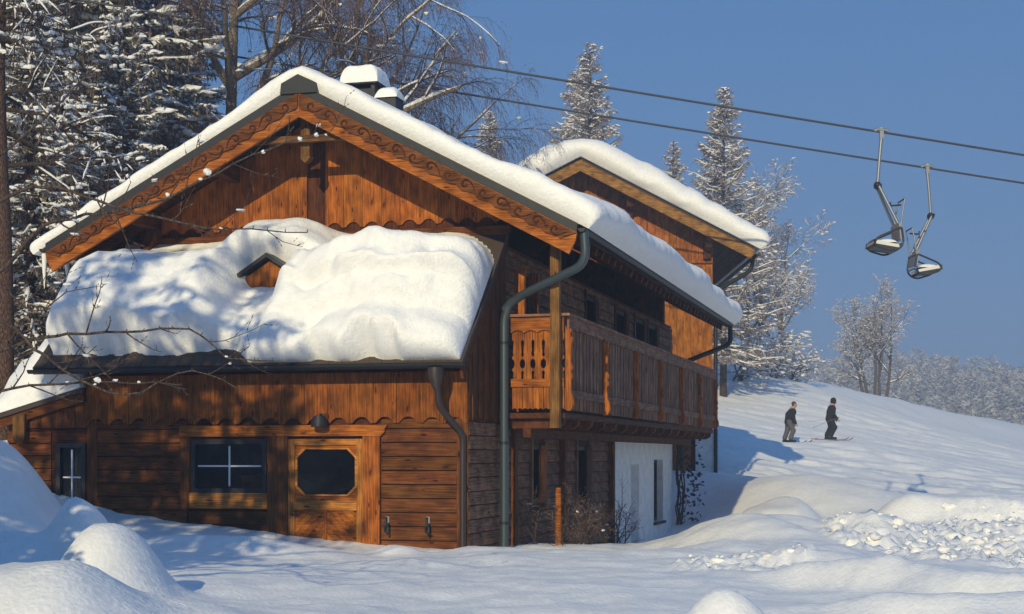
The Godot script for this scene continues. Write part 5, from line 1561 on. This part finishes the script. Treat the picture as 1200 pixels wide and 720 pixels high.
# ---------------------------------------------------------------- skiers
func make_skiers():
	rng.seed = 8
	var grey = mat(lin(0.075, 0.073, 0.072), 0.85); var blk = mat(lin(0.006, 0.006, 0.008), 0.9); var hair = mat(lin(0.06, 0.035, 0.022), 0.8)
	var ski_m = mat(lin(0.10, 0.05, 0.045), 0.4); var ski_w = mat(lin(0.16, 0.08, 0.07), 0.4)
	for who in 2:
		var x = 11.75 if who == 0 else 13.5
		var d = 67.0
		var foot = at_ground(x, d)
		var t = thing("person", ["skier in black jacket and grey trousers, bareheaded, left of the pair", "skier all in black with helmet, right of the pair, poles trailing"][who], "person", foot + Vector3(0, 0.05, 0), 0.06, "skiers on the piste")
		# facing +x, knees bent, weight forward
		var hipc = Vector3(0.0, 0.92, 0); var nk = Vector3(0.17, 1.44, 0) if who == 0 else Vector3(0.10, 1.45, 0)
		var hd = nk + Vector3(0.07, 0.17, 0)
		var sk = []   # skin figure: head, neck, trunk, limbs
		sk.append([hd + Vector3(0, 0.03, 0), hd + Vector3(0.015, -0.04, 0), 0.095, 0.08])
		sk.append([hd + Vector3(0.07, -0.03, 0), hd + Vector3(0.05, -0.085, 0), 0.04, 0.035])       # jaw
		sk.append([hd + Vector3(0.095, 0.0, 0), hd + Vector3(0.115, -0.02, 0), 0.014, 0.017])       # nose
		for s in [-1.0, 1.0]: sk.append([hd + Vector3(0.0, 0.01, s * 0.095), hd + Vector3(0.0, -0.02, s * 0.095), 0.02, 0.017])
		sk.append([nk, hd, 0.06, 0.055]); sk.append([hipc, nk, 0.13, 0.12])
		var jk = [[hipc + Vector3(0, -0.04, 0), hipc + Vector3(0.05, 0.25, 0), 0.185, 0.18], [hipc + Vector3(0.05, 0.25, 0), nk + Vector3(-0.02, -0.14, 0), 0.185, 0.18], [nk + Vector3(-0.02, -0.07, -0.13), nk + Vector3(-0.02, -0.07, 0.13), 0.085, 0.085], [nk + Vector3(0, -0.05, 0), nk + Vector3(0.03, 0.055, 0), 0.09, 0.078]]
		var tr = []; var bt = []
		for s in [-1.0, 1.0]:
			var sh = nk + Vector3(-0.02, -0.08, s * 0.20)
			var el = sh + Vector3(0.0 if who == 0 else 0.02, -0.30, s * 0.04)
			var wr = el + (Vector3(0.10, -0.24, -s * 0.02) if who == 0 else Vector3(0.15, -0.18, -s * 0.02))
			jk.append([sh, el, 0.085, 0.072]); jk.append([el, wr, 0.072, 0.056])
			sk.append([sh, el, 0.05, 0.045]); sk.append([el, wr, 0.045, 0.03])
			# hand: palm, four fingers and a thumb closed on the pole
			var pm = wr + (wr - el).normalized() * 0.07
			sk.append([wr, pm, 0.033, 0.042])
			for fi in 4:
				var r0 = pm + Vector3(0.01, 0.03 - fi * 0.02, 0.0) + (wr - el).normalized() * 0.02
				var r1 = r0 + Vector3(0.045 - abs(fi - 1.5) * 0.005, -0.012, 0)
				sk.append([r0, r1, 0.012, 0.011]); sk.append([r1, r1 + Vector3(-0.012, -0.03, -s * 0.01), 0.011, 0.009])
			sk.append([pm + Vector3(-0.01, 0.02, -s * 0.02), pm + Vector3(0.03, 0.03, -s * 0.035), 0.013, 0.010])
			var hp = hipc + Vector3(0, -0.04, s * 0.095)
			var lead = s * (0.10 if who == 0 else 0.06)
			var kn = Vector3(0.07 + lead, 0.51, s * 0.12) if who == 0 else Vector3(0.12 + lead, 0.52, s * 0.12)
			var an = Vector3(-0.04 + lead, 0.12, s * 0.12)
			tr.append([hp, kn, 0.13, 0.10]); tr.append([kn, an + Vector3(0, 0.08, 0), 0.10, 0.10])
			sk.append([hp, kn, 0.08, 0.055]); sk.append([kn, an, 0.055, 0.04])
			bt.append([an + Vector3(0.0, 0.16, 0), an + Vector3(-0.01, -0.02, 0), 0.075, 0.07]); bt.append([an + Vector3(-0.05, -0.05, 0), an + Vector3(0.20, -0.06, 0), 0.06, 0.055])
		tr.append([hipc + Vector3(0, 0.05, 0), hipc + Vector3(0, -0.05, 0), 0.15, 0.15])
		var mb = MB.new(); figure(mb, sk, 0.02, 0.02); put("body", mb, M.skin, t)
		mb = MB.new(); figure(mb, jk, 0.022, 0.05); put("jacket", mb, blk, t)
		mb = MB.new(); figure(mb, tr, 0.022, 0.05); put("trousers", mb, grey if who == 0 else blk, t)
		mb = MB.new(); figure(mb, bt, 0.022, 0.03); put("boots", mb, blk, t)
		mb = MB.new(); figure(mb, [[hd + Vector3(-0.02, 0.05, 0), hd + Vector3(-0.03, -0.02, 0), 0.103 if who == 0 else 0.125, 0.075 if who == 0 else 0.115]], 0.02, 0.02); put("hair" if who == 0 else "helmet", mb, hair if who == 0 else blk, t)
		for s in [-1.0, 1.0]:
			var lead = s * (0.10 if who == 0 else 0.06)
			var g0 = foot + Vector3(lead + 0.04, 0, s * 0.12)
			var sm = MB.new(); var pr = PackedVector2Array()
			for k in 11:
				var q = k / 10.0
				pr.append(Vector2(lerpf(-0.75, 0.85, q), 0.0 + (0.10 * pow((q - 0.85) / 0.15, 2) if q > 0.85 else 0.0) + (0.03 * pow((0.1 - q) / 0.1, 2) if q < 0.1 else 0.0)))
			for k in 11: pr.append(pr[10 - k] + Vector2(0, 0.03))
			prism(sm, pr, -0.045, 0.045)
			# lie along the slope
			var dx = ground(g0.x + 0.8, -g0.z) - ground(g0.x - 0.8, -g0.z)
			var o = put("ski", sm, ski_m if who == 0 else ski_w)
			o.position = Vector3(g0.x, ground(g0.x, -g0.z) + 0.03, g0.z)
			o.rotation = Vector3(0, 0.06, atan2(dx, 1.6))
			tag(o, "ski under the %s of the %s skier" % ["far foot" if s < 0 else "near foot", "grey trousered" if who == 0 else "helmeted"], "ski", "skis on the piste")
		if who == 1:
			for s in [-1.0, 1.0]:
				var wr = foot + Vector3(0.05, 0.05, 0) + Vector3(0.28, 0.92, s * 0.2)
				var pm = MB.new()
				tube(pm, [Vector3(0.03, 0.03, 0), Vector3(-0.12, -0.02, s * 0.03)], 0.016, 6)
				tube(pm, [Vector3(-0.12, -0.02, s * 0.03), Vector3(-1.15, -0.14 if s < 0 else -0.42, s * 0.25)], 0.008, 5)
				var o = put("ski_pole", pm, M.steel); o.position = wr
				tag(o, "thin ski pole trailing from the helmeted skier's %s hand" % ("far" if s < 0 else "near"), "ski pole", "ski poles")

# ---------------------------------------------------------------- the far wood
func make_far_wood():
	rng.seed = 15
	# hillside
	var mb = MB.new(); var g = []
	var nx = 40; var nd = 24
	for j in nd:
		for i in nx:
			var x = -40.0 + i * 7.0; var d = 215.0 + j * 10.0
			g.append(Vector3(x, far_height(x, d), -d))
	sheet(mb, g, nd, nx, true)
	var hs = put("far_hill", mb, M.snow); structure(hs); tag(hs, "hazy wooded hillside beyond the right ridge", "hill")
	var meshes = []
	for k in 3:
		var q = MB.new()
		var h = 9.0
		q.col = Color(0.2, 0.17, 0.16)
		tube(q, [Vector3(0, -1, 0), Vector3(0, h * 0.95, 0)], [0.16, 0.02], 4, false)
		for i in 330:
			var t = pow(rng.randf(), 0.8)
			var rr = (2.0 + 0.5 * (k % 2)) * pow(1 - t, 0.6) * (0.5 + 0.5 * smoothstep(0.0, 0.3, t)) + 0.2
			var az = rnd(0, TAU)
			var p = Vector3(0, h * (0.08 + 0.9 * t), 0) + Vector3(cos(az), 0, sin(az)) * rr * sqrt(rng.randf())
			var f = rng.randf()
			q.col = Color(0.46, 0.46, 0.47) * rnd(0.85, 1.1) if f < 0.7 else Color(0.33, 0.31, 0.31) * rnd(0.85, 1.15)
			sliver(q, p, p + dirv(az, rnd(-0.5, 1.0)) * rnd(0.5, 1.1), rnd(0.05, 0.16))
		meshes.append(q.mesh(M.twig))
	var root = Node3D.new(); root.name = "far_wood"; add_child(root); stuff(root)
	tag(root, "pale frosted wood fading into haze on the far hillside", "wood")
	for k in 3:
		var xs = []
		for i in 620:
			var x = rnd(-10, 215); var d = rnd(222, 330)
			xs.append(Transform3D(Basis(Vector3.UP, rnd(0, TAU)).scaled(Vector3.ONE * rnd(0.7, 1.25)), Vector3(x, far_height(x, d), -d)))
		var mm := MultiMesh.new(); mm.transform_format = MultiMesh.TRANSFORM_3D; mm.mesh = meshes[k]; mm.instance_count = xs.size()
		for i in xs.size(): mm.set_instance_transform(i, xs[i])
		var mi := MultiMeshInstance3D.new(); mi.multimesh = mm; mi.name = numbered(root, "trees"); mi.set_meta("kind", "stuff"); root.add_child(mi)

func far_height(x, d):
	var top = 12.5 - 0.145 * max(0.0, x - 84.0) - 0.07 * max(0.0, 84.0 - x)
	return lerpf(-6.0, top, smoothstep(212.0, 330.0, d)) + 1.2 * nz.get_noise_2d(x * 1.2, d * 1.2)

# ---------------------------------------------------------------- the scene
func _ready():
	rng.seed = 1234
	nz.seed = 4; nz.frequency = 0.02; nz.fractal_octaves = 3
	nz2.seed = 14; nz2.frequency = 0.02; nz2.fractal_octaves = 3
	# camera: a level view with the lens shifted up
	var cam := Camera3D.new(); cam.name = "camera"
	cam.projection = Camera3D.PROJECTION_FRUSTUM
	cam.near = 0.1; cam.far = 4000.0
	cam.size = 0.1 * 720.0 / 1850.0
	cam.frustum_offset = Vector2(0, 0.1 * 175.0 / 1850.0)
	cam.position = Vector3(0, EYE, 0)
	add_child(cam)
	cam.current = true
	# sky
	var sky := ProceduralSkyMaterial.new()
	sky.sky_top_color = Color(0.28, 0.48, 0.72)
	sky.sky_horizon_color = Color(0.465, 0.59, 0.73)
	sky.sky_curve = 0.15
	sky.ground_bottom_color = Color(0.6, 0.63, 0.68)
	sky.ground_horizon_color = Color(0.62, 0.66, 0.72)
	sky.sun_angle_max = 1.0
	var env := Environment.new()
	env.background_mode = Environment.BG_SKY
	env.sky = Sky.new(); env.sky.sky_material = sky
	env.tonemap_mode = Environment.TONE_MAPPER_LINEAR
	env.tonemap_exposure = 1.02
	env.sdfgi_enabled = true; env.ssao_enabled = true; env.ssil_enabled = true
	env.fog_enabled = true; env.fog_density = 0.0024; env.fog_light_color = Color(0.72, 0.80, 0.92)
	var we := WorldEnvironment.new(); we.name = "world_environment"; we.environment = env
	add_child(we)
	# low winter sun from behind the viewer's left shoulder
	var sun := DirectionalLight3D.new(); sun.name = "sun"
	var az := deg_to_rad(14.0); var el := deg_to_rad(21.5)
	sun.basis = Basis.looking_at(Vector3(sin(az) * cos(el), -sin(el), -cos(az) * cos(el)))
	sun.light_energy = 1.25; sun.light_color = Color(1.0, 0.94, 0.77); sun.light_angular_distance = 0.5; sun.shadow_enabled = true
	add_child(sun)
	make_materials()
	make_ground()
	make_far_wood()
	rng.seed = 100
	make_chalet(); make_rear_house()
	make_snow_loads()
	make_fittings()
	make_trees()
	make_near_tree(); make_plants()
	make_lift(); make_skiers(); make_chunks()
